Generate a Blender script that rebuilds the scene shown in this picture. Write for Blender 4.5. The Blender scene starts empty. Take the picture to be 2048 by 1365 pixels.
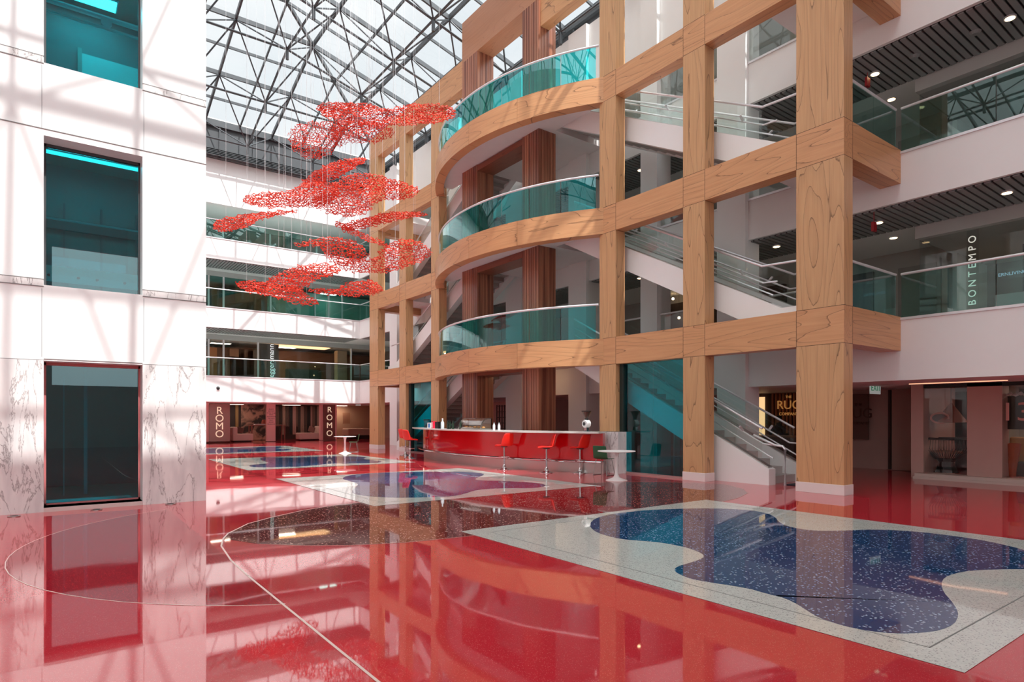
import bpy, bmesh, math, random
from mathutils import Vector, Matrix
random.seed(7)
scene = bpy.context.scene
col = scene.collection
S_, C_ = 0.5953, 0.8035          # heading of the camera measured from +Y towards +X
HZ, EYE, F = 834.0, 1.6, 1242.0   # horizon row, eye height, focal length in pixels

# ---------- survey helpers: a sight line of the photo met with a real plane ----------
def on_z(px, py, z=0.0):
    d = F * (z - EYE) / (HZ - py); r = (px - 1024) / F * d
    return (S_ * d + C_ * r, C_ * d - S_ * r)
def on_x(x, px, py):
    u = (px - 1024) / F; y = x * (C_ - S_ * u) / (S_ + C_ * u); d = S_ * x + C_ * y
    return y, EYE + (HZ - py) * d / F
def on_y(y, px, py):
    u = (px - 1024) / F; x = y * (S_ + C_ * u) / (C_ - S_ * u); d = S_ * x + C_ * y
    return x, EYE + (HZ - py) * d / F
def at_d(px, py, d):
    r = (px - 1024) / F * d
    return Vector((S_ * d + C_ * r, C_ * d - S_ * r, EYE + (HZ - py) * d / F))

# ---------- materials ----------
MATS = {}
def srgb(r, g, b):
    f = lambda c: (c / 255 / 12.92) if c / 255 <= 0.04045 else ((c / 255 + 0.055) / 1.055) ** 2.4
    return (f(r), f(g), f(b), 1)
def new_mat(name):
    m = bpy.data.materials.new(name); m.use_nodes = True
    m.node_tree.nodes.clear()
    return m, m.node_tree.nodes, m.node_tree.links
def N(n, t, **kw):
    x = n.new(t)
    for k, v in kw.items():
        if k.startswith('i_'): x.inputs[k[2:].replace('_', ' ')].default_value = v
        else: setattr(x, k, v)
    return x
def plain(name, rgb, rough=0.5, metal=0.0, spec=0.5, coat=0.0, var=0.04, emit=None, estr=0):
    if name in MATS: return MATS[name]
    m, n, l = new_mat(name)
    out = n.new('ShaderNodeOutputMaterial'); b = n.new('ShaderNodeBsdfPrincipled')
    l.new(b.outputs[0], out.inputs[0])
    c = srgb(*rgb)
    tc = n.new('ShaderNodeTexCoord'); nz = N(n, 'ShaderNodeTexNoise'); nz.inputs['Scale'].default_value = 3
    l.new(tc.outputs['Object'], nz.inputs['Vector'])
    mx = N(n, 'ShaderNodeMix', data_type='RGBA')
    mx.inputs[6].default_value = tuple(max(0, x * (1 - var)) for x in c[:3]) + (1,)
    mx.inputs[7].default_value = tuple(min(1, x * (1 + var)) for x in c[:3]) + (1,)
    l.new(nz.outputs['Fac'], mx.inputs[0]); l.new(mx.outputs[2], b.inputs['Base Color'])
    b.inputs['Roughness'].default_value = rough; b.inputs['Metallic'].default_value = metal
    b.inputs['Specular IOR Level'].default_value = spec; b.inputs['Coat Weight'].default_value = coat
    b.inputs['Coat Roughness'].default_value = 0.03
    if emit:
        b.inputs['Emission Color'].default_value = srgb(*emit); b.inputs['Emission Strength'].default_value = estr
    MATS[name] = m
    return m
def glass(name, tint, refl=1.0, ior=1.5):
    if name in MATS: return MATS[name]
    m, n, l = new_mat(name)
    out = n.new('ShaderNodeOutputMaterial'); t = n.new('ShaderNodeBsdfTransparent'); g = n.new('ShaderNodeBsdfGlossy')
    g.inputs['Roughness'].default_value = 0.0
    t.inputs[0].default_value = tuple(tint) + (1,)
    g.inputs[0].default_value = (refl, refl, refl, 1)
    f0 = ((ior - 1) / (ior + 1)) ** 2
    ge = n.new('ShaderNodeNewGeometry'); dt = N(n, 'ShaderNodeVectorMath', operation='DOT_PRODUCT')
    l.new(ge.outputs['Normal'], dt.inputs[0]); l.new(ge.outputs['Incoming'], dt.inputs[1])
    ab = N(n, 'ShaderNodeMath', operation='ABSOLUTE'); l.new(dt.outputs['Value'], ab.inputs[0])
    om = N(n, 'ShaderNodeMath', operation='SUBTRACT'); om.inputs[0].default_value = 1; l.new(ab.outputs[0], om.inputs[1])
    pw = N(n, 'ShaderNodeMath', operation='POWER'); pw.inputs[1].default_value = 5; l.new(om.outputs[0], pw.inputs[0])
    fr = N(n, 'ShaderNodeMath', operation='MULTIPLY_ADD'); fr.inputs[1].default_value = 1 - f0; fr.inputs[2].default_value = f0; l.new(pw.outputs[0], fr.inputs[0])
    mx = n.new('ShaderNodeMixShader')
    l.new(fr.outputs[0], mx.inputs[0]); l.new(t.outputs[0], mx.inputs[1]); l.new(g.outputs[0], mx.inputs[2])
    l.new(mx.outputs[0], out.inputs[0]); MATS[name] = m
    return m
def wood(name, light, dark, line, axis, ribs=False, rough=0.32, ls=1.0):
    """contour-line grain stretched along an axis (0=x 1=y 2=z)"""
    if name in MATS: return MATS[name]
    m, n, l = new_mat(name)
    out = n.new('ShaderNodeOutputMaterial'); b = n.new('ShaderNodeBsdfPrincipled'); l.new(b.outputs[0], out.inputs[0])
    tc = n.new('ShaderNodeTexCoord'); oi = n.new('ShaderNodeObjectInfo')
    off = N(n, 'ShaderNodeVectorMath', operation='SCALE'); off.inputs[0].default_value = (11, 17, 23)
    l.new(oi.outputs['Random'], off.inputs[3])
    ad = N(n, 'ShaderNodeVectorMath', operation='ADD'); l.new(tc.outputs['Object'], ad.inputs[0]); l.new(off.outputs[0], ad.inputs[1])
    sc = [2.1 * ls] * 3
    if isinstance(axis, tuple): sc = list(axis)
    else: sc[axis] = 0.2 * ls
    mp = N(n, 'ShaderNodeVectorMath', operation='MULTIPLY'); mp.inputs[1].default_value = sc; l.new(ad.outputs[0], mp.inputs[0])
    nz = n.new('ShaderNodeTexNoise'); nz.inputs['Scale'].default_value = 1.0; nz.inputs['Detail'].default_value = 1.2; nz.inputs['Roughness'].default_value = 0.35
    l.new(mp.outputs[0], nz.inputs['Vector'])
    fs = [26.0] * 3
    if isinstance(axis, tuple): fs = [1.2, 1.2, 26.0]
    else: fs[axis] = 1.2
    mp2 = N(n, 'ShaderNodeVectorMath', operation='MULTIPLY'); mp2.inputs[1].default_value = fs; l.new(ad.outputs[0], mp2.inputs[0])
    nz2 = n.new('ShaderNodeTexNoise'); nz2.inputs['Scale'].default_value = 1.0; nz2.inputs['Detail'].default_value = 4
    l.new(mp2.outputs[0], nz2.inputs['Vector'])
    # jitter the contour a little
    j = N(n, 'ShaderNodeMath', operation='MULTIPLY'); j.inputs[1].default_value = 0.012; l.new(nz2.outputs['Fac'], j.inputs[0])
    s = N(n, 'ShaderNodeMath', operation='ADD'); l.new(nz.outputs['Fac'], s.inputs[0]); l.new(j.outputs[0], s.inputs[1])
    k = N(n, 'ShaderNodeMath', operation='MULTIPLY'); k.inputs[1].default_value = 11.0; l.new(s.outputs[0], k.inputs[0])
    fr = N(n, 'ShaderNodeMath', operation='FRACT'); l.new(k.outputs[0], fr.inputs[0])
    r = n.new('ShaderNodeValToRGB'); e = r.color_ramp.elements
    e[0].position = 0.0; e[0].color = (1, 1, 1, 1); e[1].position = 0.055; e[1].color = (0.12, 0.12, 0.12, 1)
    x = e.new(0.5); x.color = (0, 0, 0, 1)
    l.new(fr.outputs[0], r.inputs[0])
    c1 = N(n, 'ShaderNodeMix', data_type='RGBA'); c1.inputs[6].default_value = srgb(*dark); c1.inputs[7].default_value = srgb(*light)
    l.new(nz2.outputs['Fac'], c1.inputs[0])
    lm = N(n, 'ShaderNodeMath', operation='MULTIPLY'); lm.inputs[1].default_value = 0.8; l.new(r.outputs[0], lm.inputs[0])
    c2 = N(n, 'ShaderNodeMix', data_type='RGBA'); c2.inputs[7].default_value = srgb(*line)
    l.new(lm.outputs[0], c2.inputs[0]); l.new(c1.outputs[2], c2.inputs[6])
    l.new(c2.outputs[2], b.inputs['Base Color'])
    b.inputs['Roughness'].default_value = rough; b.inputs['Specular IOR Level'].default_value = 0.35
    MATS[name] = m
    return m
def ribbed(name, c_a, c_b):
    if name in MATS: return MATS[name]
    m, n, l = new_mat(name)
    out = n.new('ShaderNodeOutputMaterial'); b = n.new('ShaderNodeBsdfPrincipled'); l.new(b.outputs[0], out.inputs[0])
    tc = n.new('ShaderNodeTexCoord')
    mp = N(n, 'ShaderNodeVectorMath', operation='MULTIPLY'); mp.inputs[1].default_value = (9, 9, .15); l.new(tc.outputs['Object'], mp.inputs[0])
    nz = n.new('ShaderNodeTexNoise'); nz.inputs['Scale'].default_value = 1.0; nz.inputs['Detail'].default_value = 3; l.new(mp.outputs[0], nz.inputs['Vector'])
    r = n.new('ShaderNodeValToRGB'); e = r.color_ramp.elements
    e[0].position = .38; e[0].color = srgb(*c_b); e[1].position = .62; e[1].color = srgb(*c_a)
    l.new(nz.outputs['Fac'], r.inputs[0]); l.new(r.outputs[0], b.inputs['Base Color'])
    b.inputs['Roughness'].default_value = .3; MATS[name] = m
    return m
def terrazzo(name, base, chip, amt, scale=70, rough=0.03, ior=2.0, base2=None, wavy=0.0):
    if name in MATS: return MATS[name]
    m, n, l = new_mat(name)
    out = n.new('ShaderNodeOutputMaterial'); b = n.new('ShaderNodeBsdfPrincipled'); l.new(b.outputs[0], out.inputs[0])
    tc = n.new('ShaderNodeTexCoord'); v = n.new('ShaderNodeTexVoronoi'); v.inputs['Scale'].default_value = scale
    l.new(tc.outputs['Object'], v.inputs['Vector'])
    sp = n.new('ShaderNodeSeparateColor'); l.new(v.outputs['Color'], sp.inputs[0])
    lt = N(n, 'ShaderNodeMath', operation='LESS_THAN'); lt.inputs[1].default_value = amt; l.new(sp.outputs[0], lt.inputs[0])
    sm = N(n, 'ShaderNodeMath', operation='LESS_THAN'); sm.inputs[1].default_value = 0.42; l.new(v.outputs['Distance'], sm.inputs[0])
    a = N(n, 'ShaderNodeMath', operation='MULTIPLY'); l.new(lt.outputs[0], a.inputs[0]); l.new(sm.outputs[0], a.inputs[1])
    vary = N(n, 'ShaderNodeMix', data_type='RGBA'); vary.inputs[6].default_value = srgb(*base); vary.inputs[7].default_value = srgb(*(base2 or base))
    l.new(sp.outputs[1], vary.inputs[0])
    c = N(n, 'ShaderNodeMix', data_type='RGBA'); c.inputs[7].default_value = srgb(*chip)
    l.new(a.outputs[0], c.inputs[0]); l.new(vary.outputs[2], c.inputs[6]); l.new(c.outputs[2], b.inputs['Base Color'])
    b.inputs['Roughness'].default_value = rough; b.inputs['IOR'].default_value = ior
    nz = n.new('ShaderNodeTexNoise'); nz.inputs['Scale'].default_value = 1.1; nz.inputs['Detail'].default_value = 1
    l.new(tc.outputs['Object'], nz.inputs['Vector'])
    bp = n.new('ShaderNodeBump'); bp.inputs['Strength'].default_value = .25; bp.inputs['Distance'].default_value = 0.006
    l.new(nz.outputs['Fac'], bp.inputs['Height']); l.new(bp.outputs[0], b.inputs['Normal'])
    MATS[name] = m
    return m
def marble(name, base, vein):
    if name in MATS: return MATS[name]
    m, n, l = new_mat(name)
    out = n.new('ShaderNodeOutputMaterial'); b = n.new('ShaderNodeBsdfPrincipled'); l.new(b.outputs[0], out.inputs[0])
    tc = n.new('ShaderNodeTexCoord')
    mp = N(n, 'ShaderNodeVectorMath', operation='MULTIPLY'); mp.inputs[1].default_value = (2.6, 2.6, .55); l.new(tc.outputs['Object'], mp.inputs[0])
    nz = n.new('ShaderNodeTexNoise'); nz.inputs['Scale'].default_value = 1.3; nz.inputs['Detail'].default_value = 9; nz.inputs['Roughness'].default_value = .62
    nz.inputs['Distortion'].default_value = .6
    l.new(mp.outputs[0], nz.inputs['Vector'])
    k = N(n, 'ShaderNodeMath', operation='SUBTRACT'); k.inputs[1].default_value = .5; l.new(nz.outputs['Fac'], k.inputs[0])
    ab = N(n, 'ShaderNodeMath', operation='ABSOLUTE'); l.new(k.outputs[0], ab.inputs[0])
    r = n.new('ShaderNodeValToRGB'); e = r.color_ramp.elements
    e[0].position = 0; e[0].color = srgb(*vein); e[1].position = .014; e[1].color = srgb(*base)
    l.new(ab.outputs[0], r.inputs[0])
    n2 = n.new('ShaderNodeTexNoise'); n2.inputs['Scale'].default_value = 2.2; n2.inputs['Detail'].default_value = 5; l.new(mp.outputs[0], n2.inputs['Vector'])
    mx = N(n, 'ShaderNodeMix', data_type='RGBA', blend_type='MULTIPLY'); mx.inputs[0].default_value = 1.0
    r2 = n.new('ShaderNodeValToRGB'); r2.color_ramp.elements[0].color = (.80, .80, .81, 1); r2.color_ramp.elements[0].position = .3; r2.color_ramp.elements[1].position = .6
    l.new(n2.outputs['Fac'], r2.inputs[0]); l.new(r.outputs[0], mx.inputs[6]); l.new(r2.outputs[0], mx.inputs[7])
    l.new(mx.outputs[2], b.inputs['Base Color']); b.inputs['Roughness'].default_value = .25
    MATS[name] = m
    return m

WHITE = plain('white_paint', (236, 236, 234), .55, var=.015)
PANEL = plain('white_panel', (238, 238, 236), .35, var=.015)
CEIL = plain('soffit_paint', (214, 214, 212), .6)
GREYW = plain('grey_wall', (178, 174, 170), .6)
DGREY = plain('dark_grey', (58, 60, 62), .5)
BLACK = plain('black', (18, 18, 19), .45)
STEEL = plain('roof_steel', (72, 75, 78), .45, metal=.2)
SLAT = plain('slat_metal', (140, 143, 142), .45)
CHROME = plain('chrome', (205, 205, 205), .12, metal=1)
BRUSH = plain('brushed_steel', (190, 186, 182), .3, metal=1)
RAILM = plain('rail_metal', (226, 226, 228), .3, metal=.35)
WV = wood('teak_vertical', (214, 172, 126), (188, 142, 98), (74, 48, 32), 2)
WH = wood('teak_horizontal', (218, 168, 122), (194, 140, 96), (80, 50, 32), 1)
WX = wood('teak_cross', (214, 164, 118), (188, 134, 92), (80, 50, 32), 0)
WC = wood('teak_curved', (218, 168, 122), (194, 140, 96), (80, 50, 32), (.2, .2, 2.1))
RIB = ribbed('ribbed_walnut', (178, 120, 92), (124, 74, 58))
MARB = marble('veined_marble', (234, 232, 229), (160, 154, 152))
RED = terrazzo('red_terrazzo', (196, 46, 58), (215, 105, 105), .12, 160, base2=(184, 40, 52))
RED2 = terrazzo('deep_red_terrazzo', (168, 30, 44), (190, 80, 80), .1, 160, base2=(160, 28, 42))
BROWN = terrazzo('brown_terrazzo', (118, 48, 50), (226, 196, 184), .16, 42, base2=(92, 36, 40))
WTER = terrazzo('white_terrazzo', (206, 208, 200), (140, 142, 138), .22, 75, base2=(190, 193, 186))
BTER = terrazzo('blue_terrazzo', (22, 58, 100), (170, 190, 205), .2, 42, base2=(30, 74, 118))
G_TEAL = glass('teal_glass', (.16, .80, .85), .8, 1.55)
G_BAL = glass('teal_balustrade_glass', (.16, .84, .87), 1, 1.8)
G_GREEN = glass('green_glass', (.68, .90, .87), .8, 1.7)
G_CLEAR = glass('clear_glass', (.93, .965, .955), 1, 1.5)
G_SHOP = glass('shop_glass', (.94, .95, .95), .5, 1.5)
G_WIN = glass('tinted_window_glass', (.09, .68, .74), 1, 1.6)
G_ROOF = glass('roof_glass', (.94, .95, .955), .6, 1.3)
CORAL = plain('coral_lacquer', (232, 78, 54), .4, var=.12)
REDL = plain('red_lacquer', (200, 8, 20), .12, coat=1, var=.02)
REDP = plain('red_plastic', (232, 42, 30), .35, var=.02)
GREENP = plain('green_plastic', (30, 92, 58), .4)
JOINT = plain('timber_joint', (40, 28, 22), .8)  # dark strips marking the joints of posts and beams
ROSE = plain('rose_beige', (196, 160, 150), .6)
PINK = plain('pink_paint', (250, 205, 200), .5)
LAMP = plain('lamp_warm', (255, 236, 205), .5, emit=(255, 214, 160), estr=6)
LAMP2 = plain('lamp_soft', (255, 236, 205), .5, emit=(255, 214, 160), estr=1.6)
CREAM = plain('cream_upholstery', (222, 200, 190), .8)

# ---------- mesh builder ----------
class MB:
    def __init__(s): s.v = []; s.f = []
    def box(s, x0, x1, y0, y1, z0, z1):
        b = len(s.v)
        s.v += [(x, y, z) for z in (z0, z1) for y in (y0, y1) for x in (x0, x1)]
        s.f += [tuple(b + i for i in q) for q in ((0, 2, 3, 1), (4, 5, 7, 6), (0, 1, 5, 4), (2, 6, 7, 3), (0, 4, 6, 2), (1, 3, 7, 5))]
        return s
    def prism(s, poly, z0, z1):
        n = len(poly); b = len(s.v)
        ar = sum(poly[i][0] * poly[(i + 1) % n][1] - poly[(i + 1) % n][0] * poly[i][1] for i in range(n))
        if ar < 0: poly = poly[::-1]
        s.v += [(p[0], p[1], z0) for p in poly] + [(p[0], p[1], z1) for p in poly]
        s.f += [tuple(b + i for i in range(n))[::-1], tuple(b + n + i for i in range(n))]
        s.f += [(b + i, b + (i + 1) % n, b + n + (i + 1) % n, b + n + i) for i in range(n)]
        return s
    def xprism(s, poly, x0, x1):      # poly of (y,z)
        n = len(poly); b = len(s.v)
        s.v += [(x0, p[0], p[1]) for p in poly] + [(x1, p[0], p[1]) for p in poly]
        s.f += [tuple(b + i for i in range(n)), tuple(b + n + i for i in range(n))[::-1]]
        s.f += [(b + (i + 1) % n, b + i, b + n + i, b + n + (i + 1) % n) for i in range(n)]
        return s
    def yprism(s, poly, y0, y1):      # poly of (x,z)
        n = len(poly); b = len(s.v)
        s.v += [(p[0], y0, p[1]) for p in poly] + [(p[0], y1, p[1]) for p in poly]
        s.f += [tuple(b + i for i in range(n)), tuple(b + n + i for i in range(n))[::-1]]
        s.f += [(b + (i + 1) % n, b + i, b + n + i, b + n + (i + 1) % n) for i in range(n)]
        return s
    def tube(s, pts, r, n=8, r2=None):
        pts = [Vector(p) for p in pts]; rings = []
        for i, p in enumerate(pts):
            t = (pts[min(i + 1, len(pts) - 1)] - pts[max(i - 1, 0)]).normalized()
            a = t.cross(Vector((0, 0, 1)))
            if a.length < 1e-3: a = Vector((1, 0, 0))
            a.normalize(); c = t.cross(a); rr = r if r2 is None else r + (r2 - r) * i / max(1, len(pts) - 1)
            rings.append(len(s.v))
            s.v += [tuple(p + (a * math.cos(2 * math.pi * k / n) + c * math.sin(2 * math.pi * k / n)) * rr) for k in range(n)]
        for i in range(len(pts) - 1):
            for k in range(n):
                s.f.append((rings[i] + k, rings[i] + (k + 1) % n, rings[i + 1] + (k + 1) % n, rings[i + 1] + k))
        s.f += [tuple(rings[0] + k for k in range(n))[::-1], tuple(rings[-1] + k for k in range(n))]
        return s
    def lathe(s, prof, cx=0, cy=0, n=24):
        b = len(s.v)
        for r, z in prof:
            s.v += [(cx + r * math.cos(2 * math.pi * k / n), cy + r * math.sin(2 * math.pi * k / n), z) for k in range(n)]
        for i in range(len(prof) - 1):
            for k in range(n):
                s.f.append((b + i * n + k, b + i * n + (k + 1) % n, b + (i + 1) * n + (k + 1) % n, b + (i + 1) * n + k))
        s.f += [tuple(b + k for k in range(n))[::-1], tuple(b + (len(prof) - 1) * n + k for k in range(n))]
        return s
    def arc(s, cx, cy, r0, r1, a0, a1, z0, z1, n=24):
        """curved wall piece about (cx,cy); angle measured from -x, positive towards +y"""
        b = len(s.v)
        for i in range(n + 1):
            a = a0 + (a1 - a0) * i / n
            for r, z in ((r0, z0), (r1, z0), (r1, z1), (r0, z1)):
                s.v.append((cx - r * math.cos(a), cy + r * math.sin(a), z))
        for i in range(n):
            for k in range(4):
                s.f.append((b + 4 * i + k, b + 4 * i + 4 + k, b + 4 * i + 4 + (k + 1) % 4, b + 4 * i + (k + 1) % 4))
        s.f += [(b, b + 1, b + 2, b + 3), (b + 4 * n + 3, b + 4 * n + 2, b + 4 * n + 1, b + 4 * n)]
        return s
    def build(s, name, mat, parent=None, smooth=False, bevel=0, sub=0, local=False):
        me = bpy.data.meshes.new(name)
        off = world_loc(parent) if parent and not local else Vector((0, 0, 0))
        me.from_pydata([tuple(Vector(v) - off) for v in s.v], [], s.f); me.validate()
        bm = bmesh.new(); bm.from_mesh(me); bmesh.ops.recalc_face_normals(bm, faces=bm.faces); bm.to_mesh(me); bm.free()
        me.materials.append(mat)
        if smooth:
            for p in me.polygons: p.use_smooth = True
            try: me.set_sharp_from_angle(angle=math.radians(38))
            except Exception: pass
        o = bpy.data.objects.new(name, me); col.objects.link(o)
        if parent: o.parent = parent
        if bevel:
            md = o.modifiers.new('bevel', 'BEVEL'); md.width = bevel; md.segments = 2; md.limit_method = 'ANGLE'
        if sub:
            md = o.modifiers.new('sub', 'SUBSURF'); md.levels = sub; md.render_levels = sub
        return o
def world_loc(o):
    v = Vector((0, 0, 0))
    while o: v += o.location; o = o.parent
    return v
def tag(o, label=None, cat=None, group=None, kind=None):
    if label: o['label'] = label
    if cat: o['category'] = cat
    if group: o['group'] = group
    if kind: o['kind'] = kind
    return o
def empty(name, loc, label=None, cat=None, group=None, kind=None):
    o = bpy.data.objects.new(name, None); col.objects.link(o); o.location = loc; o.empty_display_size = .2
    return tag(o, label, cat, group, kind)
def copy_tree(o, parent=None):
    c = o.copy(); col.objects.link(c)
    if parent: c.parent = parent
    for ch in list(o.children): copy_tree(ch, c)
    return c
def text(name, body, size, mat, parent, loc, rot, extrude=.006, spacing=1.0, line=1.0, align='CENTER', xs=1.0):
    cu = bpy.data.curves.new(name, 'FONT'); cu.body = body; cu.size = size; cu.extrude = extrude
    cu.align_x = align; cu.align_y = 'CENTER'; cu.space_character = spacing; cu.space_line = line
    t = bpy.data.objects.new(name + '_t', cu); col.objects.link(t)
    dg = bpy.context.evaluated_depsgraph_get(); me = bpy.data.meshes.new_from_object(t.evaluated_get(dg))
    bpy.data.objects.remove(t); me.materials.clear(); me.materials.append(mat)
    o = bpy.data.objects.new(name, me); col.objects.link(o)
    o.location = Vector(loc) - (world_loc(parent) if parent else Vector((0, 0, 0))); o.rotation_euler = rot; o.scale = (xs, 1, 1)
    if parent: o.parent = parent
    return o
R = math.radians
def B(name, mat, parent, *b, **kw): return MB().box(*b).build(name, mat, parent, **kw)
def smooth_poly(pts, it=2, closed=True):
    for _ in range(it):
        q = []
        for i in range(len(pts)):
            a, b = pts[i], pts[(i + 1) % len(pts)]
            q += [(a[0] * .75 + b[0] * .25, a[1] * .75 + b[1] * .25), (a[0] * .25 + b[0] * .75, a[1] * .25 + b[1] * .75)]
        pts = q
    return pts

LV = [3.85, 7.63, 11.43]           # gallery floors
LB = [2.43, 6.50, 10.27]           # undersides of their edge beams
ZE, HS, SL, EX, EY, NI, NJ = 17.6, 1.73, .27, 17.0, 36.6, 16, 20   # skylight eave, half bay, pitch, corner, bays

# ================= FLOOR =================
fl = tag(B('floor', RED, None, -14, 26, -26, 47, -.12, 0), kind='structure')
def sheet(name, poly, z, mat, parent, th=.0015):
    return MB().prism(poly, z - th, z).build(name, mat, parent)
# lens-shaped darker fields
lens = [(1.80, 8.78), (1.94, 9.15), (2.36, 9.81), (2.81, 10.2), (3.43, 10.63), (4.02, 10.88), (4.79, 11.02), (7.35, 11.3),
        (9.9, 11.02), (10.7, 10.88), (11.3, 10.6), (11.9, 10.15), (12.5, 9.5), (12.8, 8.78), (12.3, 8.0), (11.7, 7.5), (10.8, 7.15), (10.1, 7.02),
        (4.4, 7.02), (3.6, 7.14), (2.94, 7.41), (2.5, 7.72), (2.09, 8.15)]
sheet('brown_inlay', lens, .0016, BROWN, fl)
cl, cr = (3.45, 8.78), 3.86
pl = [(1.6, 5.42)] + [(cl[0] - cr * math.cos(R(a)), cl[1] + cr * math.sin(R(a))) for a in range(-60, 61, 5)] + [(1.6, 12.2)]
sheet('deep_red_inlay', pl, .0016, RED2, fl)
# brass-white divider strips
dv = MB()
path = [(1.58, -2), (1.58, 6.6), (1.6, 7.4), (1.68, 8.3), (1.80, 8.78), (1.94, 9.15), (2.36, 9.81), (2.81, 10.2), (3.43, 10.63), (4.02, 10.88), (4.79, 11.02)]
def ribbon(mb, path, w, z):
    for (a, b) in zip(path, path[1:]):
        d = Vector((b[0] - a[0], b[1] - a[1])).normalized(); n = Vector((-d.y, d.x)) * w / 2
        e = d * w * .4
        mb.prism([(a[0] + n.x - e.x, a[1] + n.y - e.y), (b[0] + n.x + e.x, b[1] + n.y + e.y), (b[0] - n.x + e.x, b[1] - n.y + e.y), (a[0] - n.x - e.x, a[1] - n.y - e.y)], z - .001, z)
ribbon(dv, path, .02, .0032)
ribbon(dv, pl, .010, .0024)
dv.build('divider_strip', plain('pale_strip', (222, 200, 190), .3), fl)
ribs = MB(); ribbon(ribs, lens, .012, .0028); ribs.build('divider_strip', plain('pale_strip2', (190, 150, 140), .3), fl)

def amoeba_big():
    c7 = lambda x, y: (900 + x / 2.926, 940 + y / 2.926); c6 = lambda x, y: (1500 + x / 2.936, 900 + y / 2.936)
    a = [(812, 325), (850, 285), (950, 260), (1150, 238), (1365, 230), (1550, 228), (1750, 238), (1850, 255), (1905, 280), (1920, 305), (1960, 330), (2048, 350)]
    b = [(400, 480), (550, 478), (750, 470), (1000, 485), (1200, 510), (1400, 540), (1609, 590)]
    rest = [(2080, 1115), (2088, 1140)]
    c = [(1609, 705), (1480, 705), (1300, 712), (1200, 730), (1140, 755), (1122, 790), (1135, 840), (1180, 890), (1215, 940), (1225, 980), (1200, 1030), (1120, 1065), (1000, 1082), (850, 1085), (700, 1070), (550, 1040), (400, 990), (330, 945), (250, 895), (170, 865), (80, 840), (0, 822)]
    d = [(1950, 755), (1850, 722), (1700, 690), (1500, 660), (1400, 640), (1330, 610), (1310, 590), (1330, 570), (1400, 550), (1460, 530), (1490, 512), (1470, 490), (1400, 462), (1300, 440), (1200, 425), (1000, 410), (900, 385), (840, 360)]
    return [c7(*p) for p in a] + [c6(*p) for p in b] + rest + [c6(*p) for p in c] + [c7(*p) for p in d]
c5 = lambda x, y: (400 + x / 3.413, 840 + y / 3.413)
am2 = [c5(*p) for p in [(965, 405), (1000, 385), (1100, 372), (1250, 362), (1450, 357), (1700, 357), (1850, 358), (1930, 368), (1940, 380), (1870, 405)]] + \
      [(800 + x / 4.096, 680 + y / 4.096) for x, y in [(640, 1155), (850, 1160), (1050, 1170), (1160, 1182), (1195, 1195), (1170, 1210), (1050, 1220), (900, 1218), (700, 1225), (600, 1240), (530, 1265), (430, 1285), (300, 1292)]] + \
      [c5(*p) for p in [(1400, 535), (1200, 530), (1060, 512), (1030, 495), (1060, 465), (1085, 440), (1020, 420)]]
am3 = [c5(*p) for p in [(400, 270), (440, 255), (600, 260), (700, 258), (850, 250), (1000, 252), (1100, 252), (1140, 260), (1110, 270), (1200, 280), (1250, 288), (1200, 298), (1000, 300), (900, 300), (800, 310), (700, 320), (550, 325), (400, 328), (330, 320), (350, 308), (480, 300), (450, 288)]]
def panel(x0, x1, y0, y1, am, inner=True):
    p = sheet('white_terrazzo_panel', [(x0, y0), (x1, y0), (x1, y1), (x0, y1)], .0045, WTER, fl)
    w = smooth_poly([on_z(*q) for q in am], 1) if am and len(am[0]) == 2 and am[0][0] > 100 else smooth_poly(am, 2)
    sheet('blue_terrazzo_inlay', w, .0065, BTER, p)
    if inner:
        t = MB(); i = .3
        ribbon(t, [(x0 + i, y0 + i), (x1 - i, y0 + i), (x1 - i, y1 - i), (x0 + i, y1 - i), (x0 + i, y0 + i)], .012, .0056)
        t.build('inner_joint', plain('joint_grey', (120, 122, 118), .5), p)
    return p
panel(4.57, 10.1, 1.43, 7.37, amoeba_big())
panel(4.62, 10.15, 10.38, 16.45, am2)
panel(4.68, 10.25, 19.5, 25.5, am3)
am4 = [(4.9, 30.2), (5.4, 31.6), (5.2, 33.2), (6.4, 34.2), (8.2, 34.0), (9.7, 34.4), (9.9, 33.2), (8.9, 32.2), (9.5, 30.6), (8.6, 29.4), (7.0, 29.9), (5.8, 29.2)]
panel(4.68, 10.3, 28.75, 34.9, am4)
for (x0, x1, y0, y1) in ((-7.6, -2.1, 1.43, 7.37),):
    panel(x0, x1, y0, y1, [(x + (-12.2), y - 27.3) for x, y in am4])
for (px, py, w) in ((193, 1021, 'uplight set in red floor before the dark ground window'), (28, 1034, 'uplight set in red floor near the left picture edge'), (341, 1009.5, 'uplight set in red floor before the right marble panel')):
    x, y = on_z(px, py); u = empty('floor_uplight', (x, y, 0), w.replace('uplight', 'small round steel uplight'), 'light', 'recessed uplights along the marble wall')
    MB().lathe([(.0, .001), (.085, .001), (.085, .012), (.06, .014), (0, .014)], x, y).build('trim_ring', BRUSH, u)
    MB().lathe([(.0, .014), (.055, .014), (.055, .017), (0, .017)], x, y).build('lens', DGREY, u)

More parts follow.
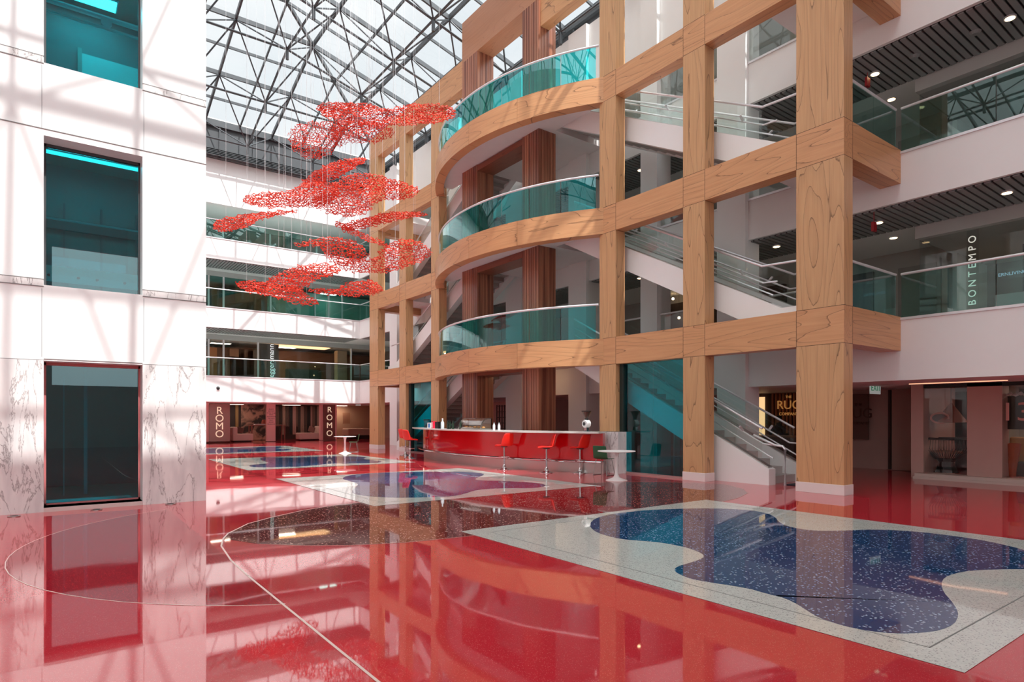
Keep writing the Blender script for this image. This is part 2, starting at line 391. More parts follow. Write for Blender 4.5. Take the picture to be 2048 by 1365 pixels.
# ================= LEFT WHITE WALL (plane y = 13.03) =================
YW, XE = 13.03, 2.37
WX0, WX1 = -.11, 1.32
bays = [(WX0, WX1), (WX0 - 4.6, WX1 - 4.6), (WX0 - 9.2, WX1 - 9.2)]
rows = [(.07, 2.54), (3.81, 6.32), (7.54, 10.05), (11.3, 13.8)]
wl = MB()
ed = [-11.0]
for a, b in sorted(bays): ed += [a, b]
ed += [XE]
for i in range(0, len(ed), 2): wl.box(ed[i], ed[i + 1], YW, YW + .5, 0, 17.6)
for a, b in bays:
    z = 0
    for r0, r1 in rows: wl.box(a, b, YW, YW + .5, z, r0); z = r1
    wl.box(a, b, YW, YW + .5, z, 17.6)
wall_left = tag(wl.build('wall_left', PANEL), kind='structure')
MB().box(XE - .4, XE, YW + .5, 20, 0, 17.6).box(-11, XE - .4, 19.6, 20, 0, 17.6).build('return_wall', PANEL, wall_left)
# marble dado and bands, 12 mm proud, seams between panels
for a, b in zip(ed[::2], ed[1::2]):
    B('marble_panel', MARB, wall_left, a + .004, b - .004, YW - .014, YW + .002, 0.0, 2.545)
    for z0 in (3.79, 7.53, 11.28):
        B('marble_band', MARB, wall_left, a + .012, b - .012, YW - .006, YW + .002, z0, z0 + .11)
sm = MB()
for z in (2.55, 3.785, 3.905, 6.43, 7.525, 7.645, 10.2, 11.27): 
    for a, b in zip(ed[::2], ed[1::2]): sm.box(a, b, YW - .008, YW, z - .006, z + .006)
    if z in (2.55, 6.43, 10.2):
        for a, b in bays: sm.box(a, b, YW - .008, YW, z - .006 + (.02 if z == 2.55 else 0), z + .006 + (.02 if z == 2.55 else 0))
for xx in (WX0 - .025, WX1 + .02):
    for z0, z1 in ((2.6, 3.75), (6.43, 7.5), (10.2, 11.2)): sm.box(xx - .003, xx + .003, YW - .005, YW, z0, z1)
sm.build('panel_joints', plain('joint_dark', (120, 118, 116), .7), wall_left)
wi = 0
for a, b in bays:
    for k, (r0, r1) in enumerate(rows):
        wi += 1
        w = tag(empty('window_%d' % wi, ((a + b) / 2, YW + .4, r0)), kind='structure')
        B('pane', G_WIN, w, a, b, YW + .4, YW + .412, r0, r1)
        fr = MB()
        fr.box(a, b, YW + .37, YW + .43, r1 - .05, r1).box(a, b, YW + .37, YW + .43, r0, r0 + .03)
        fr.box(a, a + .03, YW + .37, YW + .43, r0, r1).box(b - .03, b, YW + .37, YW + .43, r0, r1)
        fr.build('window_frame', DGREY if k else plain('pink_frame', (190, 110, 110), .5), w)
B('sill', plain('stone_sill', (210, 196, 190), .4), wall_left, WX0, WX1, YW - .02, YW + .37, 0, .07)
# rooms behind the windows
rm = MB()
for z in (0, 3.5, 7.25, 11.0, 14.7): rm.box(-10.9, XE - .42, YW + .52, 19.5, z, z + .14 if z else .02)
tag(rm.build('floor', GREYW), kind='structure')
rb = tag(B('wall_inner', plain('inner_grey', (130, 134, 136), .6), None, -10.9, XE - .42, 17.3, 17.4, .03, 17.5), kind='structure')
LAMPC = plain('lamp_cool', (255, 255, 255), .5, emit=(240, 250, 255), estr=2)
t = empty('ceiling_light', (.6, 15.5, 10.9), 'long white ceiling light inside the top teal window', 'light')
B('diffuser', LAMPC, t, -1.2, 2.0 - .2, 15.2, 15.5, 10.9, 10.98)
B('housing', WHITE, t, -1.25, 1.85, 15.15, 15.55, 10.94, 10.995)
t = empty('ceiling_light', (.4, 16.2, 7.2), 'long white ceiling light inside the middle teal window', 'light')
B('diffuser', LAMPC, t, -1.2, 1.8, 16.2, 16.3, 7.14, 7.2)
B('housing', WHITE, t, -1.25, 1.85, 16.15, 16.35, 7.18, 7.245)
# door seen through the top window
t = empty('inner_door', (.7, 17.2, 7.4), 'pale door with dark latch seen through the top teal window', 'door')
dlf = B('door_leaf', WHITE, t, .55, 1.65, 17.22, 17.28, 7.4, 9.9)
B('door_frame', GREYW, t, .47, .55, 17.2, 17.29, 7.4, 10.0)
MB().tube([(1.5, 17.18, 8.5), (1.66, 17.18, 8.5)], .02).tube([(1.6, 17.2, 8.38), (1.6, 17.2, 8.62)], .02).build('door_handle', BLACK, dlf)
t = empty('stair_pipe_rail', (.4, 14.6, 7.4), 'fat steel pipe rail with round bracket behind the top teal window', 'railing')
MB().tube([(-1.5, 14.4, 9.35), (1.9, 14.4, 9.35)], .05).build('pipe', RAILM, t)
MB().tube([(-1.5, 14.4, 9.15), (1.9, 14.4, 9.15)], .03).build('lower_pipe', RAILM, t)
MB().lathe([(0, -.02), (.09, -.02), (.09, .02), (0, .02)], 0, 0, 20).build('bracket', RAILM, t, local=True).matrix_local = Matrix.Translation((.45, -.22, 1.85)) @ Matrix.Rotation(R(90), 4, 'X')
# inner gallery behind middle window
t = empty('inner_balustrade', (.4, 15.0, 3.65), 'glass balustrade with bright clamp strip behind the middle teal window', 'balustrade')
B('clamp_strip', WHITE, t, -1.6, 1.94, 14.6, 14.63, 4.16, 4.46)
MB().tube([(-1.6, 14.6, 5.35), (1.94, 14.6, 5.35)], .02).build('handrail', RAILM, t)
B('glass_panel', G_GREEN, t, -1.6, 1.94, 14.60, 14.612, 4.3, 5.33)
for k in range(5):
    MB().lathe([(0, 0), (.025, 0), (.025, .02), (0, .02)], 0, 0, 12).build('clamp', BLACK, t, local=True).matrix_local = Matrix.Translation((-.45 + k * .38 + (.08 if k % 2 else 0), -.41, .62)) @ Matrix.Rotation(R(90), 4, 'X')
fr = MB()
for k in range(4): fr.box(-.5 + k * .7, -.46 + k * .7, 17.2, 17.28, 3.7, 6.4)
fr.box(-2, 1.9, 17.18, 17.28, 5.8, 6.05)
fr.box(-.35, .3, 17.15, 17.28, 4.0, 5.2)
tag(fr.build('shop_partition', plain('teal_grey', (70, 90, 95), .5)), 'grey partition with narrow posts deep behind the middle teal window', 'partition')
for k in range(4):
    for j in range(3):
        x, y, z = -.4 + k * .55, 14.9 + j * .7, 7.235
        d = empty('downlight', (x, y, z - .02), 'tiny downlight in slats behind the middle teal window', 'light', 'downlights behind the middle teal window')
        MB().lathe([(0, z - .02), (.035, z - .02), (.035, z), (0, z)], x, y, 10).build('lamp_disc', LAMPC, d)
# ground window interior: post and planter
t = empty('inner_post', (.55, 15.3, 0), 'pale vertical post standing inside the dark ground window', 'post')
MB().box(.52, .58, 15.3, 15.36, .03, 2.9).box(.18, .2, 15.2, 15.22, .03, 2.4).build('post_shaft', plain('pale_teal', (120, 200, 210), .5), t)

# ================= SKYLIGHT =================
def zr(i, j): return ZE + SL * HS * min(i, NI - i, j, NJ - j)
def rp(i, j, dz=0): return Vector((EX - i * HS, EY - j * HS, zr(i, j) + dz))
glz = MB()
for i in range(NI):
    for j in range(NJ):
        b = len(glz.v)
        glz.v += [tuple(rp(i, j, .12)), tuple(rp(i + 1, j, .12)), tuple(rp(i + 1, j + 1, .12)), tuple(rp(i, j + 1, .12))]
        # split along the hip so the planes stay flat
        if (min(i, NI - 1 - i) == min(j, NJ - 1 - j)):
            if (i < NI / 2) == (j < NJ / 2): glz.f += [(b, b + 1, b + 2), (b, b + 2, b + 3)]
            else: glz.f += [(b, b + 1, b + 3), (b + 1, b + 2, b + 3)]
        else: glz.f.append((b, b + 1, b + 2, b + 3))
ceil = tag(empty('ceiling', (0, 16, ZE)), kind='structure')
glz.build('roof_glazing', G_ROOF, ceil)
def bar(mb, a, b, w, h):
    a = Vector(a); b = Vector(b); t = (b - a).normalized(); s = t.cross(Vector((0, 0, 1))).normalized(); u = s.cross(t)
    base = len(mb.v)
    for p in (a, b):
        for (c, d) in ((-1, -1), (1, -1), (1, 1), (-1, 1)): mb.v.append(tuple(p + s * c * w / 2 + u * d * h / 2))
    q = base
    mb.f += [(q, q + 1, q + 2, q + 3), (q + 7, q + 6, q + 5, q + 4)] + [(q + k, q + 4 + k, q + 4 + (k + 1) % 4, q + (k + 1) % 4) for k in range(4)]
sf = empty('roof_frame', (2.5, 16, ZE), 'dark steel space frame spanning under the glass roof', 'roof frame')
parts = []   # (priority, name, mb)
for i in range(0, NI + 1):
    mb = MB(); big = i % 2 == 0
    ks = sorted({0, min(i, NI - i), NJ - min(i, NI - i), NJ})
    for a, b in zip(ks, ks[1:]): bar(mb, rp(i, a), rp(i, b), .09 if big else .06, .2 if big else .12)
    parts.append((0, 'rafter', mb))
for j in range(0, NJ + 1):
    mb = MB(); big = j % 2 == 0
    m_ = min(j, NJ - j); ks = sorted({0, min(m_, NI // 2), max(NI - m_, NI // 2), NI})
    for a, b in zip(ks, ks[1:]): bar(mb, rp(a, j), rp(b, j), .09 if big else .06, .2 if big else .12)
    parts.append((0, 'purlin', mb))
for (a, b, c, d) in ((0, 0, 8, 8), (NI, 0, 8, 8), (0, NJ, 8, NJ - 8), (NI, NJ, 8, NJ - 8), (8, 8, 8, NJ - 8)):
    mb = MB(); bar(mb, rp(a, b), rp(c, d), .1, .18); parts.append((0, 'hip_beam', mb))
DROP = 2.1
def low(i, j): return rp(i, j, -DROP)
def hub(i, j): return 'hub'
st = []
for i in range(1, NI, 2):
    for j in range(1, NJ, 2):
        lo = low(i, j); mb = MB()
        for di in (-1, 1):
            for dj in (-1, 1): mb.tube([lo, rp(i + di, j + dj, -.1)], .035, 6)
        mb.lathe([(.07, lo.z - .45), (.07, lo.z + .02), (.1, lo.z + .05), (.0, lo.z + .12)], lo.x, lo.y, 10)
        dist = (Vector((6, 25)) - lo.to_2d()).length
        st.append((dist, 'strut_cluster', mb))
        if i + 2 < NI: m2 = MB().tube([lo, low(i + 2, j)], .05, 6); st.append((dist + 1.5, 'lower_chord', m2))
        if j + 2 < NJ: m2 = MB().tube([lo, low(i, j + 2)], .05, 6); st.append((dist + 1.5, 'lower_chord', m2))
st.sort(key=lambda t: t[0])
allp = parts + st
cap = {}
rest = MB()
for pr_, nm, mb in allp:
    cap[nm] = cap.get(nm, 0) + 1
    if cap[nm] <= 98: mb.build(nm, STEEL, sf)
    else:
        b = len(rest.v); rest.v += mb.v; rest.f += [tuple(b + i for i in f) for f in mb.f]
if rest.v: tag(rest.build('lower_chord', STEEL, sf), kind='stuff')
# gutters / louvre band below the eaves, upper attic walls
GUT = plain('gutter_grey', (72, 75, 78), .5)
gt = MB()
gt.box(-11, EX + .6, EY + .1, EY + .35, 15.72, 17.75).box(EX + .1, EX + .35, -5, EY + .1, 15.72, 17.75)
gt.box(-11, EX, EY - .05, EY + .1, 17.35, 17.7).box(EX - .05, EX + .1, -5, EY, 17.35, 17.7)
for k in range(5): gt.box(-11, EX, EY - .12 + k * .02, EY + .1, 15.75 + k * .09, 15.78 + k * .09)
for k in range(22): gt.box(EX - .02, EX + .1, EY - .6 - k * 1.73, EY - .52 - k * 1.73, 15.75, 17.4)
for k in range(16): gt.box(-10 + k * 1.73, -9.92 + k * 1.73, EY - .02, EY + .1, 15.75, 17.4)
tag(gt.build('trim_1', GUT), kind='structure')
# ================= GALLERIES =================
XR, YB = 15.53, 37.0
def ring(mb, z0, z1, x0=XR, y0=YB, x1=24.5, y1=46.5):
    mb.prism([(x0, -6), (x1, -6), (x1, y1), (-11, y1), (-11, y0), (x0, y0)], z0, z1)
for k in range(3):
    m = MB(); ring(m, LB[k], LV[k])
    s = tag(m.build('floor', WHITE), kind='structure')
    lip = MB().box(XR - .03, XR + .05, -6, YB, LV[k] - .05, LV[k] + .005).box(-11, XR, YB - .03, YB + .05, LV[k] - .05, LV[k] + .005)
    lip.build('edge_lip', RAILM, s)
attic = MB(); ring(attic, 13.3, 15.72)
tag(attic.build('wall_attic', WHITE), kind='structure')
tag(MB().box(-11, 24.5, 36.9, 46.5, 17.7, 17.9).box(17.2, 24.5, -6, 36.9, 17.7, 17.9).box(-13, 17.2, -26, EY - NJ * HS, 17.6, 17.9).box(17.2, 24.5, -26, -6, 17.6, 17.9).build('ceiling', WHITE), kind='structure')  # southern slabs: unseen roof, put in to keep sun off the near floor
tag(MB().box(-13, 24.3, -12.2, -12, 0, 3.2).box(-13, 24.3, -12.2, -12, 6.2, 7.4).box(-13, 24.3, -12.2, -12, 10.2, 17.6).box(-13, -9, -12.2, -12, 3.2, 10.2).box(-3, 0, -12.2, -12, 3.2, 10.2).box(6, 9, -12.2, -12, 3.2, 10.2).box(15, 24.3, -12.2, -12, 3.2, 10.2).build('wall_south_unseen', WHITE), kind='structure')  # unseen wall behind the camera, added to cut sky light and reflections
tag(MB().box(24.3, 24.5, -26, 46.5, 0, 17.7).build('wall_right', GREYW), kind='structure')
tag(MB().box(-11, 24.3, 46.3, 46.5, 0, 17.7).build('wall_back', GREYW), kind='structure')
tag(MB().box(-11.2, -11, -5, 46.5, 0, 17.6).build('wall_side', WHITE), kind='structure')
# slatted soffits under L2 and L3
for k in (1, 2):
    for nm in ('right', 'back'):
        m = MB()
        z1 = LB[k] - .004
        if nm == 'right':
            y = -1.0
            while y < 36.8: m.box(XR + .12, 17.75, y, y + .115, z1 - .03, z1); y += .16
        else:
            x = 3.0
            while x < 15.4: m.box(x, x + .115, YB + .12, YB + 2.3, z1 - .03, z1); x += .16
        o = m.build('slatted_soffit', SLAT); tag(o, kind='structure'); o.name = 'ceiling'
        bk = MB()
        if nm == 'right': bk.box(XR + .1, 17.78, -1, 36.9, z1, z1 + .003)
        else: bk.box(3, 15.5, YB + .1, YB + 2.32, z1, z1 + .003)
        bk.build('cavity_sheet', BLACK, o)  # black sheet stands for the shaded cavity above the slats
# bulkheads on the right
for k in (1, 2):
    z = LB[k]
    tag(MB().box(17.8, 24.2, -5.9, 6.65, z - .34, z - .005).build('trim_%d' % (k + 1), plain('bulkhead', (190, 188, 184), .6)), kind='structure')
# back walls of the right gallery
BW = plain('corridor_wall', (168, 164, 158), .6)
for k in range(4):
    z0 = 0 if k == 0 else LV[k - 1]; z1 = (LB + [13.3])[k]
    tag(MB().box(20.3, 20.45, 6.66, 46, z0, z1).build('wall_corridor', BW if k else plain('rose_wall', (190, 156, 146), .6)), kind='structure')
    m = MB().box(18.0, 20.3, 6.65, 6.78, z0, z1) if k == 3 else None
    if m: tag(m.build('wall_corridor', BW), kind='structure')

def balustrade(name, x0, y0, x1, y1, z, label, mat=G_GREEN, group=None, pl=1.75, h=.98):
    L = math.hypot(x1 - x0, y1 - y0); n = max(1, round(L / pl)); e = empty(name, (x0, y0, z), label, 'balustrade', group)
    ux, uy = (x1 - x0) / L, (y1 - y0) / L
    for i in range(n):
        a, b = i * L / n + .008, (i + 1) * L / n - .008
        m = MB()
        nx, ny = -uy * .006, ux * .006
        m.prism([(x0 + ux * a + nx, y0 + uy * a + ny), (x0 + ux * b + nx, y0 + uy * b + ny), (x0 + ux * b - nx, y0 + uy * b - ny), (x0 + ux * a - nx, y0 + uy * a - ny)], z + .01, z + h)
        m.build('glass_panel', mat, e)
    MB().tube([(x0, y0, z + h + .02), (x1, y1, z + h + .02)], .03, 10).build('handrail', RAILM, e, smooth=True)
    return e
names = ['first', 'second', 'third']
for k in range(3):
    balustrade('glass_balustrade', XR + .04, -1, XR + .04, 6.1, LV[k], 'pale green glass balustrade on the white %s gallery right of the teak post' % names[k])
    balustrade('glass_balustrade', XR + .04, 8.3, XR + .04, 15.6, LV[k], 'glass balustrade on the white %s gallery edge behind the right stair' % names[k], G_CLEAR)
    balustrade('glass_balustrade', XR + .04, 19.9, XR + .04, 27.2, LV[k], 'glass balustrade on the white %s gallery edge behind the left stair' % names[k], G_CLEAR)
    balustrade('glass_balustrade', XR + .04, 29.5, XR + .04, YB, LV[k], 'glass balustrade on the side gallery joining the far %s gallery' % names[k], G_GREEN)
    balustrade('glass_balustrade', -2, YB + .04, XR, YB + .04, LV[k], 'long pale green glass balustrade along the far %s gallery' % names[k], G_GREEN, pl=2.3)
    # landing edge above cross beam
    balustrade('glass_balustrade', 13.3, 6.2, XR, 6.2, LV[k], 'short glass balustrade on the %s level landing beam beside the front teak post' % names[k], G_GREEN, pl=1.3)
# structural white columns
for n_, (ya, yb) in enumerate([(9.94, 10.85), (13.06, 13.74), (16.3, 17.25), (20.1, 21.2), (25.0, 25.9), (31.5, 32.4)]):
    o = tag(MB().box(15.38, 16.05, ya, yb, 0, 15.72).build('column', WHITE),
            ['white square column right of the second teak post behind the right stair', 'white square column between the third and second teak posts', 'white square column behind the near ribbed post', 'white square column between the two ribbed posts',
             'white square column behind the left stair', 'white square column near the far corner'][n_], 'column')
# downlights
def downlight(px, py, z, where):
    x, y = on_z(px, py, z)
    d = empty('downlight', (x, y, z - .03), 'round warm downlight ' + where, 'light', 'gallery downlights')
    MB().lathe([(.09, z - .035), (.115, z - .035), (.115, z), (.09, z)], x, y, 20).build('trim_ring', RAILM, d)
    MB().lathe([(0, z - .04), (.09, z - .04), (.09, z - .005), (0, z - .005)], x, y, 20).build('lamp_disc', LAMP, d)
SZ2, SZ3 = LB[1] - .034, LB[2] - .034
downlight(1750, 146, SZ3, 'in top slatted soffit above the green glass corner'); downlight(2020, 34, SZ3, 'in top slatted soffit at the upper right picture corner')
downlight(1783, 197, LB[2], 'in plain ceiling strip above the second level handrail corner'); downlight(1757, 443.5, SZ2, 'in middle slatted soffit beside the front teak post')
downlight(2014, 383.5, SZ2, 'in middle slatted soffit near the right picture edge'); downlight(1787, 474, LB[1], 'in plain ceiling strip above the first level handrail corner')
downlight(1553, 491.5, SZ2, 'in slatted soffit left of the front teak post'); downlight(1281, 339, SZ3, 'in slatted soffit right of the third teak post on the third level')
downlight(1280, 555.5, SZ2, 'in slatted soffit right of the third teak post on the second level')
for (px, py, z, w) in ((1950, 64, SZ3, 'between the two downlights of the top soffit'), (1829, 112, SZ3, 'left part of the top slatted soffit')):
    x, y = on_z(px, py, z)
    tag(MB().lathe([(0, z - .06), (.07, z - .06), (.12, z)], x, y, 14).build('smoke_detector', SLAT), 'small grey ceiling speaker disc, ' + w, 'detector')
# exit signs
EXG = plain('exit_green', (0, 120, 76), .5, emit=(0, 140, 90), estr=.15)
EXW = plain('exit_plate', (225, 235, 230), .4, emit=(220, 235, 230), estr=.15)
def exit_sign(px, py, y, w, h, label):
    x, z = on_y(y, px, py)
    e = empty('exit_sign', (x, y, z), label, 'sign')
    B('plate', EXW, e, x - w / 2, x + w / 2, y, y + .02, z - h / 2, z + h / 2)
    B('mount', BRUSH, e, x - w / 2, x + w / 2, y - .01, y + .03, z + h / 2, z + h / 2 + .04)
    text('lettering', 'EXIT', h * .78, EXG, e, (x, y - .008, z + .005), (R(90), 0, 0), .003, 1.05, xs=1.05)
exit_sign(1751, 777, 7.7, .62, .32, 'green lettered exit sign hanging right of the front teak post')
exit_sign(716.5, 809, 39.5, .36, .2, 'far green exit sign hanging left of the farthest teak post')
tag(MB().box(*(lambda p: (p[0] - .1, p[0] + .1))(on_x(20.0, 1515, 793)), 0, .01, 0, .01).build('tmp', BLACK), 'x', 'x')
bpy.data.objects.remove(bpy.data.objects['tmp'])
# red ceiling alarm / security camera
x, y = on_z(1748, 455, 6.1)
tag(MB().box(x - .08, x + .08, y - .03, y + .03, 6.0, 6.22).box(x - .006, x + .006, y - .006, y + .006, 6.22, 6.5).build('exit_sign', plain('sign_red', (150, 20, 30), .5)), 'small dark red exit sign under the middle slatted soffit', 'sign')
x, y = on_z(1735, 164, 10.0)
tag(MB().box(x - .08, x + .08, y - .03, y + .03, 9.88, 10.1).box(x - .006, x + .006, y - .006, y + .006, 10.1, 10.27).build('exit_sign', plain('sign_red', (150, 20, 30), .5)), 'small dark red exit sign under the top slatted soffit', 'sign')
x, z = on_y(YB, 436, 777)
cam_ = empty('security_camera', (x, YB, z), 'small black dome camera on the white far fascia', 'camera')
MB().lathe([(0, -.1), (.08, -.07), (.1, 0), (0, .0)], 0, 0, 14).build('dome', BLACK, cam_, local=True).rotation_euler = (R(-90), 0, 0)
MB().box(x - .12, x + .12, YB - .02, YB, z - .14, z + .02).build('base_plate', WHITE, cam_)
x, z = on_x(18.28, 2000, 780)

# ================= TEAK STAIR TOWER FRAME =================
XF, XD = 12.86, 13.23
posts = [(6.09, 7.09), (9.42, 10.07), (12.41, 13.06), (22.44, 23.09), (25.43, 26.08), (28.41, 29.41)]
beams = [(3.10, 3.87), (6.91, 7.67), (10.74, 11.47), (14.4, 15.5)]
tf = empty('timber_frame', (XF, 17.75, 0), 'tall grid of honey teak posts and beams fronting the stair tower', 'timber frame')
jn = MB()
for pi, (a, b) in enumerate(posts):
    z = 1.18 if pi == 2 else .21
    if pi == 2:
        B('marble_plinth', MARB, tf, XF - .12, XD + .06, a - .2, b + .03, 0, 1.17)
    else: PLN = True
    for (b0, b1) in beams + [(17.2, 17.2)]:
        if pi in (2, 3) and b0 > 15: continue
        if b0 > z + .05 and not (b0 == 17.2):
            po = B('post', WV, tf, XF, XD, a, b, z, b0)
            if z == .21: B('plinth', plain('plinth_stone', (226, 218, 214), .3), po, XF - .012, XD + .012, a - .012, b + .012, 0, .21, bevel=.004)
        z = b1
        if b0 < 14:
            for zz in (b0, b1): jn.box(XF - .001, XD, a - .001, b + .001, zz - .004, zz + .004)
        for yy in (a, b):
            if yy not in (6.09, 29.41): jn.box(XF - .0015, XF + .004, yy - .004, yy + .004, b0, b1)
    for (b0, b1) in beams: B('beam_node', WH, tf, XF, XD, a, b, b0, b1)
for (b0, b1) in beams:
    for a, b in ((7.09, 9.42), (10.07, 12.41), (23.09, 25.43), (26.08, 28.41)): B('crossbeam', WH, tf, XF, XD, a, b, b0, b1)
for (b0, b1) in beams[:3]:
    B('side_beam', WX, tf, XD, XR - .004, 6.09, 6.53, b0, b1); B('side_beam', WX, tf, XD, XR - .004, 28.97, 29.41, b0, b1)
    jn.box(XD - .004, XD + .004, 6.0885, 6.2, b0, b1)
B('crossbeam', WH, tf, XF, XD, 13.06, 15.79, *beams[3]); B('crossbeam', WH, tf, XF, XD, 20.5, 22.44, *beams[3])
jn.build('joints', JOINT, tf)
# ribbed portal in the middle
pt = empty('ribbed_portal', (12.8, 18, 0), 'tall reddish ribbed walnut portal standing behind the curved balconies', 'portal')
PX0, PX1 = 12.78, 13.52
def ribface(mb, ya, yb, z0, z1):
    mb.box(PX0 + .02, PX1 - .02, ya + .02, yb - .02, z0, z1)
    n = max(2, round((yb - ya) / .13)); w = (yb - ya) / n
    for k in range(n): mb.box(PX0, PX1, ya + k * w + .012, ya + (k + 1) * w - .012, z0, z1)
    n = round((PX1 - PX0) / .13); w = (PX1 - PX0) / n
    for k in range(n): mb.box(PX0 + k * w + .012, PX0 + (k + 1) * w - .012, ya + .001, yb - .001, z0, z1)
for ya, yb in ((15.79, 16.67), (19.43, 20.5)):
    m = MB(); ribface(m, ya, yb, 0, 15.3); m.build('post', RIB, pt)
for z0, z1 in ((3.12, 3.4), (6.98, 7.2), (10.8, 11.0)): B('lintel', wood('walnut_lintel', (150, 92, 68), (120, 66, 50), (80, 40, 32), 1), pt, PX0, PX1, 16.67, 19.43, z0, z1)
m = MB().box(PX0, PX1, 15.79, 20.5, 15.3, 16.85)
m.build('top_lintel', wood('walnut_sunlit', (190, 138, 104), (170, 118, 88), (150, 98, 72), 1), pt)  # same walnut, coloured lighter for the sunlight it gets high up

# curved balconies
CX, CY, RO = 19.26, 17.75, 8.03
AM = math.asin(4.72 / RO); AF = math.asin(4.92 / RO)
for k in range(3):
    b0, b1 = beams[k]
    e = empty('curved_balcony', (CX - RO, CY, b0), 'bowed teak balcony with teal glass, %s level of the stair tower' % names[k], 'balcony')
    seg = [-AF, -.30, -.02, .28, AM + .01]
    for a, b in zip(seg, seg[1:]): MB().arc(CX, CY, RO - .34, RO, a + .0006, b - .0006, b0, b1, 14).build('curved_fascia', WC, e, smooth=True)
    # white slab between fascia and tower
    poly = [(CX - (RO - .34) * math.cos(a), CY + (RO - .34) * math.sin(a)) for a in [(-AM + .01) + (2 * AM - .02) * i / 24 for i in range(25)]]
    poly = poly + [(13.35, poly[-1][1]), (13.35, 19.9), (XR - .01, 19.9), (XR - .01, 15.6), (13.35, 15.6), (13.35, poly[0][1])]
    MB().prism(poly, b0 + .3, b1 - .02).build('slab', plain('slab_white', (232, 226, 224), .6), e)
    pa = -AM + .004; n = 9
    for i in range(n):
        a = -AM + .01 + (2 * AM - .02) * i / n; b = -AM + .01 + (2 * AM - .02) * (i + 1) / n
        MB().arc(CX, CY, RO - .16, RO - .148, a + .0012, b - .0012, b1, b1 + 1.0, 6).build('glass_panel', G_BAL, e, smooth=True)
    pts = [(CX - (RO - .154) * math.cos(a), CY + (RO - .154) * math.sin(a), b1 + 1.02) for a in [-AM + (2 * AM) * i / 40 for i in range(41)]]
    MB().tube(pts, .035, 10).build('handrail', RAILM, e, smooth=True)

# ================= STAIRS =================
def stair(level, side):
    """side +1: the right stair (rising towards the tower middle), -1 its mirror"""
    z0 = 0 if level == 0 else LV[level - 1]; z1 = LV[level]
    my = (lambda y: y) if side > 0 else (lambda y: 35.5 - y)
    nm = ['ground', 'first', 'second'][level]
    e = empty('staircase', (14.2, my(8.2), z0), 'straight white stair with grey steps rising from the %s floor, %s side of the tower' % (nm, 'right' if side > 0 else 'left'), 'staircase')
    ys, ye = 8.2, 15.6; sl = (z1 - z0) / (ye - ys); n = 22
    run = (ye - ys) / n; rise = (z1 - z0) / n
    STEP = plain('step_stone', (176, 168, 164), .5)
    for i in range(n):
        ya, yb = ys + i * run, ys + (i + 1) * run
        m = MB(); zt = z0 + (i + 1) * rise
        m.xprism([(my(ya), zt - rise - (.02 if i else 0)), (my(ya), zt), (my(yb + .02), zt), (my(yb + .02), zt - .18 - (0 if level or i > 1 else 0))], 13.68, 14.82)
        m.xprism([(my(ya - .008), zt - .02), (my(ya - .008), zt + .003), (my(ya + .03), zt + .003), (my(ya + .03), zt - .02)], 13.69, 14.81)
        m.build('step', STEP, e)
    top = lambda y: z0 + .45 + sl * (y - ys)
    for (xa, xb, nm_) in ((13.4, 13.68, 'stringer'), (14.82, 15.1, 'stringer')):
        ylo = 8.05 if level == 0 else 6.55
        pts = []
        if level == 0:
            pts = [(ylo, 0), (9.6, 0), (9.6, top(9.6) - .72), (ye + .5, top(ye + .5) - .72), (ye + .5, z1 - .01), (ye - .55, z1 - .01 + .0), (ye - .9, top(ye - .9)), (ylo, top(ylo))]
            pts = [(8.05, 0), (9.6, 0), (9.6, top(9.6) - .66), (ye, top(ye) - .66), (ye, z1 + .02), (ye - .75, top(ye - .75)), (8.05, top(8.05))]
        else:
            pts = [(7.7, z0 - .42), (8.9, top(8.9) - .66), (ye, top(ye) - .66), (ye, z1 + .02), (ye - .75, top(ye - .75)), (7.75, z0 + .24), (7.1, z0 + .24), (7.1, z0 - .42)]
        MB().xprism([(my(a), b) for a, b in pts], xa, xb).build(nm_, WHITE, e)
        xm = (xa + xb) / 2
        cp = MB()
        bar(cp, (xm, my(8.1), top(8.1) + .012), (xm, my(ye - .75), top(ye - .75) + .012), .16, .035)
        cp.build('stringer_cap', BRUSH, e)
        ng = 5; y_a = 8.3
        for i in range(ng):
            ya = y_a + (ye - .7 - y_a) * i / ng + .01; yb = y_a + (ye - .7 - y_a) * (i + 1) / ng - .01
            MB().xprism([(my(ya), top(ya)), (my(yb), top(yb)), (my(yb), top(yb) + .78), (my(ya), top(ya) + .78)], xm - .006, xm + .006).build('glass_panel', G_CLEAR, e)
        hr = MB()
        low_end = [(xm, my(7.2), z0 + 1.02 + .25)] if level else []
        hr.tube(low_end + [(xm, my(8.3 - .0), top(8.3) + .82), (xm, my(ye - .7), top(ye - .7) + .82)], .028, 8)
        xi = xm + (.13 if xa < 14 else -.13)
        hr.tube([(xi, my(8.0), z0 + .93 + (0 if level else 0)), (xi, my(8.35), z0 + .95), (xi, my(ye - .6), top(ye - .6) + .5)], .022, 8)
        hr.tube([(xi, my(8.1), top(8.1) + .22), (xi, my(ye - .6), top(ye - .6) + .26)], .018, 8)
        hb = hr.build('handrail', RAILM, e, smooth=True)
        for i in range(3):
            y = 8.9 + i * 2.3
            MB().tube([(xm, my(y), top(y) + .55), (xi, my(y), top(y) + .45)], .03, 8).build('rail_bracket', RAILM, hb)
    if level == 0:
        MB().tube([(13.66, my(8.6), 1.16), (13.66, my(8.05), .93), (13.66, my(7.86), .91), (13.66, my(7.8), .84), (13.66, my(7.8), 0)], .03, 10).build('newel_post', RAILM, e, smooth=True)
    return e
for lv in range(3):
    for sd in (1, -1): stair(lv, sd)
